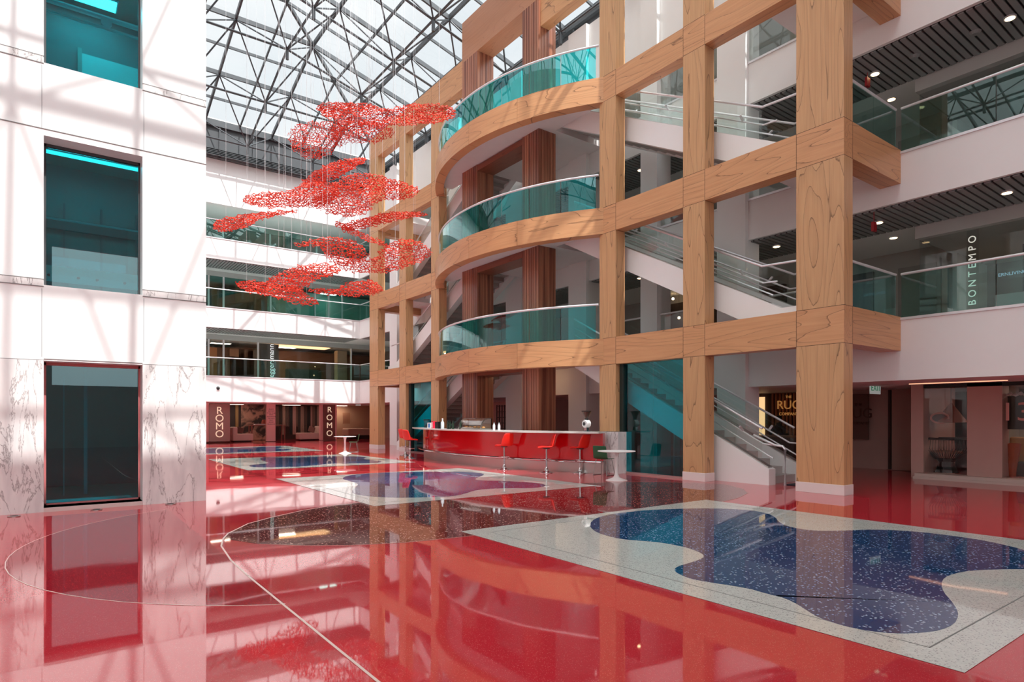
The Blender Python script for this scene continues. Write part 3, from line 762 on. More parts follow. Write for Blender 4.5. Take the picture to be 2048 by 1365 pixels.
# landings at either end
for k in range(3):
    o = MB().box(XD + .005, XR - .01, 6.54, 8.2, beams[k][0] + .35, LV[k] - .005).box(XD + .005, XR - .01, 27.3, 28.96, beams[k][0] + .35, LV[k] - .005).build('landing', plain('slab_white', (232, 226, 224), .6))
    o.name = 'floor'; tag(o, kind='structure')
# ground level teal glass screens
for (a, b, w) in ((10.09, 12.39, 'right of the marble-footed post'), (23.11, 25.41, 'left of the bar')):
    g = empty('glass_screen', (13.1, a, 0), 'tall teal glass screen under the teak frame ' + w, 'glass screen')
    mid = (a + b) / 2
    B('glass_panel', G_TEAL, g, 13.08, 13.092, a, mid - .006, .05, 3.09); B('glass_panel', G_TEAL, g, 13.08, 13.092, mid + .006, b, .05, 3.09)
    B('base_rail', BRUSH, g, 13.05, 13.12, a, b, 0, .05)
    B('edge_frame', plain('dark_green_edge', (22, 40, 38), .4), g, 13.0, 13.18, b - .14 if a < 20 else b - .2, b, .05, 3.09)
# flat door mat by the stair
x, y = on_z(1582, 972)
tag(B('door_mat', plain('mat_black', (38, 42, 52), .9), None, 13.75, 14.75, 6.9, 7.9, 0.001, .014), 'dark flat mat on the red floor at the foot of the stair', 'mat')

# ================= BAR =================
BC, BR = 22.07, 11.45
yb = lambda y: math.asin((y - CY) / BR)
bar_ = empty('bar_counter', (10.8, CY, 0), 'long curved glossy red bar counter with pale top', 'bar counter')
a0, a1 = yb(12.25), yb(22.35)
MB().arc(BC, CY, BR - .75, BR, a0, a1, 1.135, 1.18, 48).build('countertop', plain('counter_stone', (222, 220, 214), .2), bar_, smooth=True)
MB().arc(BC, CY, BR - .6, BR - .40, a0, yb(21.9), .36, 1.135, 48).build('front_panel', REDL, bar_, smooth=True)
MB().arc(BC, CY, BR - .62, BR - .46, a0, yb(22.3), 0, .34, 48).build('kick_plate', BRUSH, bar_, smooth=True)
pts = [(BC - (BR - .28) * math.cos(a), CY + (BR - .28) * math.sin(a), .33) for a in [a0 + (yb(22.4) - a0) * i / 48 for i in range(49)]]
frl = MB().tube(pts, .024, 8).build('foot_rail', CHROME, bar_, smooth=True)
for i in range(7):
    a = a0 + (yb(22.3) - a0) * (i + .5) / 7
    MB().tube([(BC - (BR - .46) * math.cos(a), CY + (BR - .46) * math.sin(a), .33), (BC - (BR - .28) * math.cos(a), CY + (BR - .28) * math.sin(a), .33)], .015, 6).build('rail_bracket', CHROME, frl)
MB().arc(BC, CY, BR - .6, BR - .395, yb(21.9), yb(21.95), .34, 1.135, 2).build('end_trim', CHROME, bar_)
MB().arc(BC, CY, BR - 1.9, BR - 1.7, yb(14.5), yb(20.5), 0, .9, 20).build('back_counter', DGREY, bar_)
def cpos(px, py, z=1.18, back=.3):
    u = (px - 1024) / F; dx, dy = S_ + C_ * u, C_ - S_ * u; r = BR - back
    A = dx * dx + dy * dy; Bq = -2 * (dx * BC + dy * CY); Cq = BC * BC + CY * CY - r * r
    t_ = (-Bq - math.sqrt(Bq * Bq - 4 * A * Cq)) / (2 * A)
    return dx * t_, dy * t_
# display case
x, y = cpos(948, 861.2)
e = empty('display_case', (11.05, 17.3, 1.18), 'glass-domed pastry display case standing on the red bar', 'display case')
xa, xb_ = 10.9, 11.35; (xl, yl) = cpos(914, 860.5); (xr2, yr2) = cpos(976, 861.5)
ya, yb_ = yr2 + .25, yl - .1
prof = [(xa, 1.22)] + [(xa + .02 + .32 * (1 - math.cos(R(t))), 1.26 + .30 * math.sin(R(t))) for t in range(0, 91, 15)] + [(xb_, 1.56), (xb_, 1.22)]
for q in range(len(prof) - 2):
    p, p2 = prof[q], prof[q + 1]
gm = MB()
outer = prof; inner = [(a + (.008 if a < 11.2 else -.008), b - .008) for a, b in prof]
for q in range(len(prof) - 1):
    gm.yprism([outer[q], outer[q + 1], inner[q + 1], inner[q]], ya, yb_)
gm.build('curved_glass', glass('case_glass', (.85, .82, .8), 1, 1.9), e, smooth=True)
fm = MB()
for yy in (ya, yb_ - .02, ):
    fm.yprism([(a, b) for a, b in outer] + [(a, b) for a, b in [(a + (.03 if a < 11.2 else -.02), max(1.22, b - .03)) for a, b in prof][::-1]], yy, yy + .02)
fm.box(xa, xb_, ya, yb_, 1.182, 1.225).box(xb_ - .02, xb_, ya, yb_, 1.2, 1.56)
fm.build('case_frame', BRUSH, e)
B('shelf', G_CLEAR, e, xa + .1, xb_ - .03, ya + .03, yb_ - .03, 1.38, 1.39)
for i in range(5):
    yy = ya + .15 + i * (yb_ - ya - .3) / 4
    tag(MB().lathe([(0, 1.227), (.05, 1.227), (.065, 1.25), (.05, 1.28), (0, 1.29)], 11.12, yy, 12).build('pastry', plain('baked', (205, 150, 90), .7), smooth=True), 'golden pastry lying inside the glass display case', 'pastry', 'pastries in the display case')
# coffee grinder
x, y = cpos(1173, 862.5)
e = empty('coffee_grinder', (x, y, 1.18), 'silver coffee grinder with clear hopper on the right end of the bar', 'coffee grinder')
MB().box(x - .08, x + .08, y - .09, y + .09, 1.182, 1.21).box(x - .05, x + .05, y - .05, y + .05, 1.21, 1.34).build('grinder_base', CHROME, e, bevel=.01)
MB().lathe([(0, -.08), (.1, -.08), (.115, -.05), (.115, .05), (.1, .08), (0, .08)], 0, 0, 24).build('motor_drum', WHITE, e, smooth=True, local=True).matrix_local = Matrix.Translation((0, 0, .22)) @ Matrix.Rotation(R(90), 4, 'Y') @ Matrix.Scale(1, 4)
MB().lathe([(0, 0), (.05, 0), (.05, .012), (0, .012)], 0, 0, 20).build('dial', DGREY, e, local=True).matrix_local = Matrix.Translation((-.09, 0, .22)) @ Matrix.Rotation(R(-90), 4, 'Y')
MB().lathe([(.05, 1.49), (.055, 1.53), (.04, 1.55), (.135, 1.74), (.13, 1.745), (.035, 1.555)], x, y, 20).build('hopper', glass('hopper_glass', (.7, .66, .62), 1, 1.6), e, smooth=True)
MB().lathe([(0, 1.745), (.14, 1.745), (.14, 1.765), (0, 1.77)], x, y, 20).build('hopper_lid', BLACK, e)
MB().lathe([(0, 1.48), (.06, 1.48), (.055, 1.55), (0, 1.55)], x, y, 16).build('hopper_collar', BLACK, e)
# bottles and small goods on the left end of the bar
def bottle(px, py, h, r, mat, label, cat='bottle', group=None, cap=BLACK):
    x, y = cpos(px, py)
    e = empty('bottle', (x, y, 1.18), label, cat, group)
    MB().lathe([(0, 1.181), (r, 1.181), (r, 1.18 + h * .6), (r * .4, 1.18 + h * .75), (r * .4, 1.18 + h * .92), (0, 1.18 + h * .92)], x, y, 14).build('bottle_body', mat, e, smooth=True)
    MB().lathe([(0, 1.18 + h * .9), (r * .45, 1.18 + h * .9), (r * .45, 1.18 + h), (0, 1.18 + h)], x, y, 12).build('cap', cap, e)
    return e
DG = plain('dark_green_glass', (30, 46, 34), .15)
CLB = plain('clear_plastic', (200, 210, 215), .2)
bottle(885, 858.5, .36, .06, CLB, 'clear pump bottle of hand gel beside the cup boxes', cap=WHITE)
for i, (px, l) in enumerate([(896, 'dark bottle just right of the hand gel on the bar'), (900, 'dark slim bottle second right of the hand gel'), (906, 'small dark bottle left of the display case'), (921, 'dark bottle touching the left end of the display case'), (988, 'clear bottle just right of the display case'), (998, 'second clear bottle right of the display case')]):
    bottle(px, 859.5 + i * .3, .30 if i < 4 else .26, .04, DG if i < 4 else CLB, l)
def carton(px, py, w, h, mat, label, stripe=None):
    x, y = cpos(px, py); e = empty('carton', (x, y, 1.18), label, 'box')
    B('carton_body', mat, e, x - .08, x + .08, y - w / 2, y + w / 2, 1.181, 1.18 + h)
    if stripe: B('printed_band', stripe, e, x - .083, x + .083, y - w * .25, y + w * .25, 1.2, 1.18 + h * .85)
carton(862, 857.5, .26, .2, WHITE, 'white carton with blue stripes on the left end of the bar', plain('blue_print', (40, 110, 180), .5))
carton(868, 858, .12, .26, plain('carton_red', (205, 30, 60), .5), 'narrow red carton between the white and black cartons', WHITE)
carton(877, 858.3, .22, .24, BLACK, 'black carton left of the hand gel bottle')
x, y = cpos(853, 857.2)
e = empty('blender_jar', (x, y, 1.18), 'clear jar with black lid behind the white carton', 'jar')
MB().lathe([(0, 1.181), (.09, 1.181), (.1, 1.46), (0, 1.46)], x, y, 18).build('jar', glass('jar_glass', (.8, .8, .82), 1, 1.5), e, smooth=True)
MB().lathe([(0, 1.46), (.13, 1.46), (.13, 1.5), (0, 1.5)], x, y, 18).build('jar_lid', BLACK, e)

# ================= STOOLS =================
def loft_shell(rings, th, name, mat, parent, sub=1):
    """rings: list of point rows -> thick sheet"""
    me = bpy.data.meshes.new(name); V = [tuple(p) for r in rings for p in r]; n = len(rings[0])
    Fc = [(i * n + k, i * n + k + 1, (i + 1) * n + k + 1, (i + 1) * n + k) for i in range(len(rings) - 1) for k in range(n - 1)]
    me.from_pydata(V, [], Fc); me.materials.append(mat)
    for p in me.polygons: p.use_smooth = True
    o = bpy.data.objects.new(name, me); col.objects.link(o); o.parent = parent
    s = o.modifiers.new('solid', 'SOLIDIFY'); s.thickness = th; s.offset = 0
    u = o.modifiers.new('sub', 'SUBSURF'); u.levels = sub; u.render_levels = sub
    return o
stool = empty('bar_stool', (0, 0, 0))
rings = []
for (x, z, w, cup) in ((.24, .70, .17, .0), (.23, .725, .20, .0), (.12, .735, .22, .01), (-.02, .725, .225, .02), (-.14, .72, .22, .03), (-.19, .77, .23, .05), (-.215, .88, .22, .045), (-.235, 1.0, .20, .03), (-.25, 1.08, .17, .015), (-.255, 1.1, .13, 0)):
    rings.append([Vector((x + (cup * 1.2 if z > .76 else 0) * (abs(t) ** 2), w * t, z + (cup * 1.0 if z <= .76 else 0) * abs(t) ** 2)) for t in (-1, -.6, 0, .6, 1)])
loft_shell(rings, .045, 'seat_shell', REDP, stool, 2)
MB().lathe([(0, .68), (.10, .68), (.10, .71), (0, .71)], 0, 0, 16).build('seat_mount', DGREY, stool)
MB().lathe([(0, .05), (.028, .05), (.028, .68), (0, .68)], 0, 0, 14).build('column', CHROME, stool, smooth=True)
MB().lathe([(0, 0), (.225, 0), (.225, .015), (.12, .03), (.06, .06), (.045, .14), (.03, .16), (0, .16)], 0, 0, 32).build('base', CHROME, stool, smooth=True)
fp = [(.02 + .0, 0, .38)]
MB().tube([(.17 * math.cos(R(a)), .17 * math.sin(R(a)), .38) for a in range(0, 361, 15)], .012, 8).tube([(-.17, 0, .38), (.17, 0, .38)], .01, 8).lathe([(0, .35), (.04, .35), (.04, .40), (0, .40)], 0, 0, 14).build('footrest', CHROME, stool, smooth=True)
# image-left direction as a world angle
LEFT = math.atan2(S_, -C_)
sp = [((1008.5, 940), LEFT - R(52), 'red shell bar stool farthest left of the three at the counter front'),
      ((1093, 946), LEFT + R(4), 'red shell bar stool in strict side view, middle of the three at the counter front'),
      ((1160, 947), LEFT - R(48), 'red shell bar stool nearest the marble-footed post'),
      ((820, 918), LEFT + R(180) + R(48), 'red shell bar stool at the left end of the bar, nearer one'),
      ((811, 912), LEFT + R(180) + R(40), 'red shell bar stool at the left end of the bar, mostly hidden farther one')]
for i, ((px, py), a, lab) in enumerate(sp):
    o = stool if i == 0 else copy_tree(stool)
    x, y = on_z(px, py)
    o.location = (x, y, 0); o.rotation_euler = (0, 0, a); tag(o, lab, 'bar stool', 'red bar stools at the bar')

# ================= TABLES AND CHAIRS =================
tb = empty('cafe_table', (0, 0, 0))
MB().lathe([(0, .715), (.40, .715), (.47, .728), (.47, .742), (0, .742)], 0, 0, 40).build('table_top', WHITE, tb, smooth=True)
MB().lathe([(0, 0), (.27, 0), (.27, .012), (.18, .035), (.08, .08), (.045, .16), (.038, .35), (.045, .6), (.07, .7), (0, .715)], 0, 0, 32).build('pedestal', WHITE, tb, smooth=True)
tbx = on_z(1233, 961.5)
tb.location = (tbx[0], tbx[1], 0); tag(tb, 'round white pedestal table beside the marble-footed post', 'table', 'white pedestal tables')
t2 = copy_tree(tb); p2 = on_z(690, 907.5); t2.location = (p2[0], p2[1], 0); tag(t2, 'round white pedestal table out on the far patterned floor', 'table', 'white pedestal tables')
ch = empty('side_chair', (0, 0, 0))
rings = []
for (x, z, w) in ((.22, .44, .20), (.2, .452, .225), (.05, .445, .235), (-.12, .44, .235), (-.18, .46, .235), (-.205, .55, .23), (-.23, .70, .225), (-.25, .80, .22), (-.252, .815, .2)):
    rings.append([Vector((x + (.02 * t * t if z > .5 else 0), w * t, z + (.012 * t * t if z < .5 else 0))) for t in (-1, -.5, 0, .5, 1)])
loft_shell(rings, .014, 'seat_shell', GREENP, ch, 1)
WIRE = plain('chair_wire', (150, 155, 150), .3, metal=.9)
for s_ in (-1, 1):
    MB().tube([(.12, s_ * .17, .44), (.2, s_ * .22, 0.012)], .009, 6).build('leg', WIRE, ch)
    MB().tube([(-.12, s_ * .17, .44), (-.2, s_ * .22, 0.012)], .009, 6).build('leg', WIRE, ch)
    MB().tube([(-.2, s_ * .22, .01), (.2, s_ * .22, .01)], .009, 6).build('floor_runner', WIRE, ch)
c1 = on_z(1208, 951)
ch.location = (c1[0], c1[1], 0); ch.rotation_euler = (0, 0, LEFT + R(180) + R(48)); tag(ch, 'dark green plastic chair by the near white table', 'chair', 'green chairs at the white tables')
ch2 = copy_tree(ch); c2 = on_z(703, 906); ch2.location = (c2[0] + .25, c2[1] + .35, 0); ch2.rotation_euler = (0, 0, LEFT + R(10)); tag(ch2, 'dark green plastic chair by the far white table', 'chair', 'green chairs at the white tables')

# ================= HANGING CORAL SCULPTURES =================
def in_poly(x, y, P):
    c = False; j = len(P) - 1
    for i in range(len(P)):
        if (P[i][1] > y) != (P[j][1] > y) and x < (P[j][0] - P[i][0]) * (y - P[i][1]) / (P[j][1] - P[i][1]) + P[i][0]: c = not c
        j = i
    return c
SC = [
 ('long flat coral net highest of the cluster, pointing at the balcony', 10.9, .8, [(632,213),(646,207),(690,207),(742,208),(762,219),(793,217),(827,207),(885,210),(913,219),(906,236),(872,246),(827,248),(776,251),(742,251),(694,246),(660,236),(639,226)]),
 ('coral net hanging just under the highest long one', 10.5, .5, [(680,240),(742,247),(776,251),(790,267),(770,280),(733,288),(700,284),(668,296),(660,262)]),
 ('round upright coral net at the upper left of the cluster', 10.3, .25, [(578,267),(591,253),(622,244),(667,243),(692,246),(682,273),(670,294),(653,313),(619,320),(591,304),(579,284)]),
 ('slanting coral net with a pointed upper right tip', 9.2, .9, [(731,314),(728,323),(694,345),(660,362),(619,374),(600,372),(605,362),(632,342),(667,325),(701,318)]),
 ('long coral net with a pale pointed left tip', 8.6, .8, [(480,398),(502,390),(537,384),(578,386),(605,367),(639,364),(675,367),(678,386),(656,410),(619,415),(571,413),(537,416),(502,410)]),
 ('largest coral net in the middle with a right pointed tip', 8.4, .7, [(665,371),(690,352),(725,348),(762,352),(803,366),(844,381),(824,395),(796,400),(769,398),(745,407),(742,420),(708,432),(673,431),(639,417),(622,403),(650,386)]),
 ('narrow coral net farthest left with a thin right tail', 7.7, 1.0, [(423,452),(437,441),(473,432),(522,426),(571,422),(605,422),(571,427),(537,434),(512,441),(505,449),(481,457),(454,463),(434,460)]),
 ('flat coral blade reaching right to the teak frame', 7.7, 1.0, [(672,457),(693,449),(730,437),(766,427),(815,424),(861,429),(827,434),(791,440),(754,450),(717,457),(693,459)]),
 ('thin coral blade sloping down to the right', 7.5, .6, [(668,444),(680,446),(705,457),(742,474),(780,491),(772,496),(737,483),(700,467),(676,454)]),
 ('coral net with a round body and long left tail', 6.8, .45, [(575,495),(607,484),(644,477),(681,475),(712,484),(730,502),(735,512),(725,522),(693,533),(662,523),(649,510),(642,498),(632,489),(607,491)]),
 ('round ended coral net in front of the far teak posts', 6.6, .45, [(756,505),(778,490),(810,478),(840,484),(864,500),(857,515),(815,532),(778,544),(742,546),(705,544),(668,529),(693,522),(730,519),(761,516)]),
 ('slanting coral net low in the middle of the cluster', 5.9, .6, [(527,568),(556,549),(590,534),(632,528),(669,531),(681,539),(664,551),(632,559),(615,571),(600,579),(559,581)]),
 ('lowest coral net with a pointed left tip', 5.5, .8, [(464,567),(498,563),(532,566),(571,576),(608,578),(612,592),(642,607),(620,610),(583,605),(556,595),(522,588),(493,581)]),
 ('lowest coral net on the right with a thin stem to the left', 5.5, .7, [(595,577),(632,579),(673,581),(688,571),(717,564),(749,563),(769,578),(754,588),(717,592),(669,590),(632,585)]),
]
for si, (lab, z0, tilt, P) in enumerate(SC):
    P = smooth_poly(P, 2)
    cx = sum(p[0] for p in P) / len(P); cy = sum(p[1] for p in P) / len(P)
    d0 = F * (z0 - EYE) / (HZ - cy)
    ratio = .5 + .5 * (1 - tilt)
    cw = 6.0; rng = random.Random(si + 3)
    def surf(px, py):
        dh = F * (z0 - EYE) / (HZ - py); d = d0 + tilt * (dh - d0)
        d += .16 * math.sin((px - cx) * .045 + si) + .10 * math.sin((py - cy) * .09 / ratio + (px) * .02)
        return at_d(px, py, d)
    # jittered honeycomb clipped to the outline
    bm = bmesh.new(); vk = {}
    x0, x1 = min(p[0] for p in P), max(p[0] for p in P); y0, y1 = min(p[1] for p in P), max(p[1] for p in P)
    a = cw / math.sqrt(3)
    def vert(px, py):
        k = (round(px * 4), round(py * 4))
        if k not in vk:
            jx, jy = (rng.random() - .5) * cw * .75, (rng.random() - .5) * cw * .75 * ratio
            vk[k] = bm.verts.new(surf(px + jx, py + jy))
        return vk[k]
    r = 0; y = y0 - cw
    while y < y1 + cw:
        x = x0 - cw + (cw / 2 if r % 2 else 0)
        while x < x1 + cw:
            if in_poly(x, y, P):
                hexv = [vert(x + a * math.cos(R(60 * q + 30)), y + a * ratio * math.sin(R(60 * q + 30))) for q in range(6)]
                try: bm.faces.new(hexv)
                except Exception: pass
            x += cw
        y += a * 1.5 * ratio; r += 1
    inner_e = [e_ for e_ in bm.edges if len(e_.link_faces) == 2]
    kill = []; used = set()
    for e_ in inner_e:
        if rng.random() < .6 and not any(f.index in used for f in e_.link_faces): kill.append(e_)
    bm.faces.ensure_lookup_table()
    kk = []; seen = set()
    for e_ in kill:
        fs = [id(f) for f in e_.link_faces]
        if not any(f in seen for f in fs): kk.append(e_); seen.update(fs)
    bmesh.ops.dissolve_edges(bm, edges=kk, use_verts=False)
    bmesh.ops.subdivide_edges(bm, edges=bm.edges[:], cuts=1)
    for v_ in bm.verts:
        if len(v_.link_edges) == 2: v_.co += Vector((rng.uniform(-.035, .035), rng.uniform(-.035, .035), rng.uniform(-.03, .03)))
    me = bpy.data.meshes.new('hanging_sculpture'); bm.to_mesh(me); bm.free(); me.materials.append(CORAL)
    root = surf(cx, cy)
    for v in me.vertices: v.co -= root
    o = bpy.data.objects.new('hanging_sculpture', me); col.objects.link(o); o.location = root
    w = o.modifiers.new('net', 'WIREFRAME'); w.thickness = .034; w.use_replace = True; w.use_even_offset = False
    tag(o, lab, 'sculpture', 'red suspended net sculptures')
    for q in range(4):
        for _ in range(20):
            px, py = x0 + (q + .5) / 4 * (x1 - x0) + rng.uniform(-8, 8), rng.uniform(y0, y1)
            if in_poly(px, py, P): break
        else: continue
        p = surf(px, py)
        zt = ZE + SL * min(EX - p.x, EY - p.y) - .1
        MB().tube([p, (p.x, p.y, zt)], .0035, 4).build('cable', RAILM, o)

# ================= FAR SHOPS (glass line at y = 41.5) =================
YS = 41.5
def px_box(y, px0, px1, py0, py1, th, mat, name, parent=None, dy=0):
    xa, z1 = on_y(y, px0, py0); xb, _ = on_y(y, px1, py0); _, z0 = on_y(y, px1, py1)
    return B(name, mat, parent, min(xa, xb), max(xa, xb), y, y + th, max(z0, .02), z1)
BRZ = plain('bronze_glass', (176, 138, 132), .25, metal=.6)
IVORY = plain('ivory_letters', (250, 232, 205), .4, emit=(255, 232, 200), estr=.35)
pil = [(411, 417.5), (534, 551), (641, 646), (671.5, 673.5)]
for n_, (a, b) in enumerate(pil):
    o = px_box(YS - .1, a, b, 806, 884, .3, PINK, 'pillar'); o.data.transform(Matrix.Identity(4))
    tag(o, ['pink pillar at the left end of the far shopfront', 'wide pink pillar bearing a list of small lettering between the shop windows', 'pink pillar left of the right bronze sign', 'slim pink pillar right of the right bronze sign'][n_], 'pillar')
    if n_ == 1:
        xm = (on_y(YS - .1, a, 806)[0] + on_y(YS - .1, b, 806)[0]) / 2
        text('lettering', 'BLACK\nEDITION\nKirkby Design\nMARK\nALEXANDER\nVilla Nova\nZINC\nROMO\nBlendworth', .1, plain('letter_dark', (120, 70, 70), .6), o, (xm, YS - .108, 1.6), (R(90), 0, 0), .002, 1, 1.2)
for (a, b, lb) in ((418, 460, 'bronze mirror sign panel with pale vertical lettering, leftmost'), (647, 671, 'bronze mirror sign panel with pale vertical lettering left of the far table')):
    e = empty('shop_sign', (on_y(YS, (a + b) / 2, 850)[0], YS, 0), lb, 'sign')
    px_box(YS, a, b, 808, 883, .06, BRZ, 'sign_panel', e)
    for q, chh in enumerate('ROMO'):
        xx, zz = on_y(YS, (a + b) / 2, 822 + q * 15.7 - (0 if a < 500 else 1.5))
        text('letter', chh, .62 if a < 500 else .55, IVORY, e, (xx, YS - .012, zz), (R(90), 0, 0), .006)
CURT = [plain('curtain_%d' % i, c, .85) for i, c in enumerate([(110, 84, 76), (60, 50, 48), (150, 120, 110), (84, 66, 62), (36, 34, 36), (170, 130, 125)])]
sh = empty('showroom_backdrop', (10, 44.2, 0), 'shop wall of floral mural between hanging fabrics at the far left', 'backdrop')
def mural():
    m, n, l = new_mat('floral_mural'); out = n.new('ShaderNodeOutputMaterial'); b = n.new('ShaderNodeBsdfPrincipled'); l.new(b.outputs[0], out.inputs[0])
    tc = n.new('ShaderNodeTexCoord'); v = n.new('ShaderNodeTexNoise'); v.inputs['Scale'].default_value = 1.6; v.inputs['Detail'].default_value = 5; v.inputs['Distortion'].default_value = 1.2
    l.new(tc.outputs['Object'], v.inputs['Vector']); r = n.new('ShaderNodeValToRGB'); e = r.color_ramp.elements
    e[0].position = .42; e[0].color = srgb(58, 52, 48); e[1].position = .58; e[1].color = srgb(190, 150, 130)
    l.new(v.outputs['Fac'], r.inputs[0]); l.new(r.outputs[0], b.inputs['Base Color']); return m
px_box(44.2, 482, 531, 805, 880, .1, mural(), 'mural', sh)
px_box(44.2, 460, 482, 805, 880, .1, CURT[1], 'dark_drape', sh); px_box(44.1, 471, 477, 805, 876, .1, plain('gold_cloth', (150, 120, 80), .8), 'patterned_drape', sh)
rng = random.Random(5)
x = on_y(44.3, 552, 850)[0]; xend = on_y(44.3, 643, 850)[0]; i = 0
while x < xend:
    w = rng.uniform(.1, .24); m = MB(); 
    for q in range(3): m.lathe([(w / 6 * 1.1, .9 if i % 3 == 0 else .35), (w / 6 * .9, 2.35)], x + w * (q + .5) / 3, 44.3, 8)
    tag(m.build('hanging_fabric', CURT[i % 6], smooth=True), 'long fabric sample hanging in the far showroom row', 'fabric', 'fabric samples on the far showroom rail'); x += w + .02; i += 1
def sofa(px0, px1, y, flip, label):
    xa, xb = on_y(y, px0, 880)[0], on_y(y, px1, 880)[0]
    e = empty('chaise', ((xa + xb) / 2, y, 0), label, 'sofa', None)
    B('seat', CREAM, e, xa, xb, y - .5, y + .45, .06, .5, bevel=.06)
    bx = (xa, xa + .3) if not flip else (xb - .3, xb)
    B('armrest', CREAM, e, bx[0], bx[1], y - .5, y + .45, .4, .95, bevel=.08)
    B('leg', BLACK, e, xa + .1, xb - .1, y - .4, y + .35, .004, .06)
    cxp = xa + .55 if not flip else xb - .6
    c = MB().box(-.22, .22, -.07, .07, -.2, .2).build('cushion', CURT[2 if flip else 0], None, bevel=.05)
    c.location = (cxp, y + .05, .72); c.rotation_euler = (R(-15), R(20), 0)
    tag(c, 'patterned cushion on the ' + ('right' if flip else 'left') + ' pink chaise of the far shop', 'cushion')
sofa(462, 503, 42.6, False, 'pale pink chaise beside the left bronze sign'); sofa(595, 641, 42.6, True, 'pale pink chaise left of the right bronze sign')
def desk():
    y = 43.0; xa, xb = on_y(y, 499, 860)[0], on_y(y, 568, 860)[0]
    e = empty('long_table', ((xa + xb) / 2, y, 0), 'long wooden display table behind the wide pink pillar', 'table')
    wd = plain('rose_wood', (150, 96, 84), .5)
    B('table_top', wd, e, xa, xb, y - .4, y + .4, 1.0, 1.06)
    for xx in (xa + .02, xb - .1):
        for yy in (y - .38, y + .3): B('leg', wd, e, xx, xx + .08, yy, yy + .08, 0, 1.0)
    xm = xa + .9
    v = MB().lathe([(0, 1.062), (.12, 1.062), (.16, 1.2), (.1, 1.4), (0, 1.4)], xm, y, 16).build('table_box', plain('terra', (170, 90, 70), .6), None, smooth=True)
    v.name = 'vase'; tag(v, 'terracotta vase on the long display table', 'vase')
    b2 = B('book_stack', WHITE, None, xa + .3, xa + .95, y - .2, y + .2, 1.44, 1.5); b2.name = 'tray'
    b2.location.z = -.378; tag(b2, 'flat white tray on the long display table', 'tray')
desk()
# right of the sign: bed shop
e = empty('bed_display', (16.5, 43.5, 0), 'low bed with textured cover in the warm lit far shop', 'bed')
xa, xb = on_y(43.0, 690, 870)[0], on_y(43.0, 741, 870)[0]
B('mattress', plain('bed_cover', (190, 165, 145), .9), e, xa, xb, 42.4, 43.6, .25, .75, bevel=.08); B('bed_base', CURT[1], e, xa + .1, xb, 42.5, 43.5, .01, .25)
e2 = tag(px_box(44.0, 686, 700, 826, 848, .06, plain('cloth_tan', (165, 120, 95), .8), 'wall_hanging'), 'tan patterned textile on the far shop wall beside the slim pillar', 'textile')
px_box(44.6, 672, 742, 806, 880, .1, plain('warm_wall', (176, 140, 116), .7), 'back_panel').name = 'wall_shop'
tag(bpy.data.objects['wall_shop'], kind='structure')
def spot(loc, energy, color=(1, .8, .6), size=.4, rot=None):
    l = bpy.data.lights.new('shop_lamp', 'AREA'); l.energy = energy; l.color = color; l.size = size
    o = bpy.data.objects.new('shop_lamp', l); col.objects.link(o); o.location = loc; return o
lampn = 0
def light_panel(x, y, z, energy, color, label):
    d = empty('light_panel', (x, y, z), label, 'light')
    A = max(.5, min(2.4, energy / 40)); k_ = ('glow_%d_%d' % (energy, int(color[2] * 100)))
    m_ = plain(k_, (255, 240, 225), .5, emit=tuple(int(255 * (c ** .4545)) for c in color), estr=energy / (math.pi * A))
    hx, hy = math.sqrt(A) * .8, math.sqrt(A) * .31
    B('lamp_panel', m_, d, x - hx, x + hx, y - hy, y + hy, z - .012, z)
    B('housing', WHITE, d, x - hx - .03, x + hx + .03, y - hy - .03, y + hy + .03, z - .008, z + .02)
WARM = (1, .80, .62)
light_panel(16.8, 43.9, 2.4, 18, WARM, 'ceiling lamp above the warm lit bed shop'); light_panel(9.5, 43.2, 2.4, 9, WARM, 'ceiling lamp above the left pink chaise')
light_panel(13.2, 43.2, 2.4, 9, WARM, 'ceiling lamp above the hanging fabrics')
# back of shops
tag(MB().box(-11, 17.3, 45.2, 45.3, 0, 2.43).build('wall_shop', plain('shop_dark', (90, 74, 68), .7)), kind='structure')

# first gallery shopfront at the back (y=41)
def shopfront(k, y, mull, xa, xb, matg, doorx=None, label=''):
    z0, z1 = LV[k], (LB + [13.3])[k + 1] - .3
    e = empty('shopfront', ((xa + xb) / 2, y, z0), label, 'shopfront')
    B('head_panel', plain('head_panel', (176, 178, 176), .5), e, xa, xb, y - .05, y + .1, z1, z1 + .295)
    xs = sorted(mull)
    for x in xs: B('mullion', RAILM, e, x - .05, x + .05, y - .05, y + .06, z0 + .01, z1)
    ee = [xa] + xs + [xb]
    for a, b in zip(ee, ee[1:]):
        if b - a > .2: B('pane', matg, e, a + .05, b - .05, y, y + .012, z0 + .01, z1)
    return e
X1 = lambda px, py=700, y=40.2: on_y(y, px, py)[0]
YG = 40.2
shopfront(0, YG, [X1(417), X1(447), X1(516), X1(702)], 0.5, 20.2, G_SHOP, label='glazed shopfront with white vertical lettering on the far first gallery')
shopfront(1, YG, [X1(417), X1(447), X1(541), X1(630), X1(657), X1(684)], 0.5, 20.2, G_GREEN, label='glazed wall with double doors on the far second gallery')
shopfront(2, YG, [X1(446), X1(540), X1(633), X1(655), X1(684)], 0.5, 20.2, G_CLEAR, label='white framed glazing on the far third gallery')
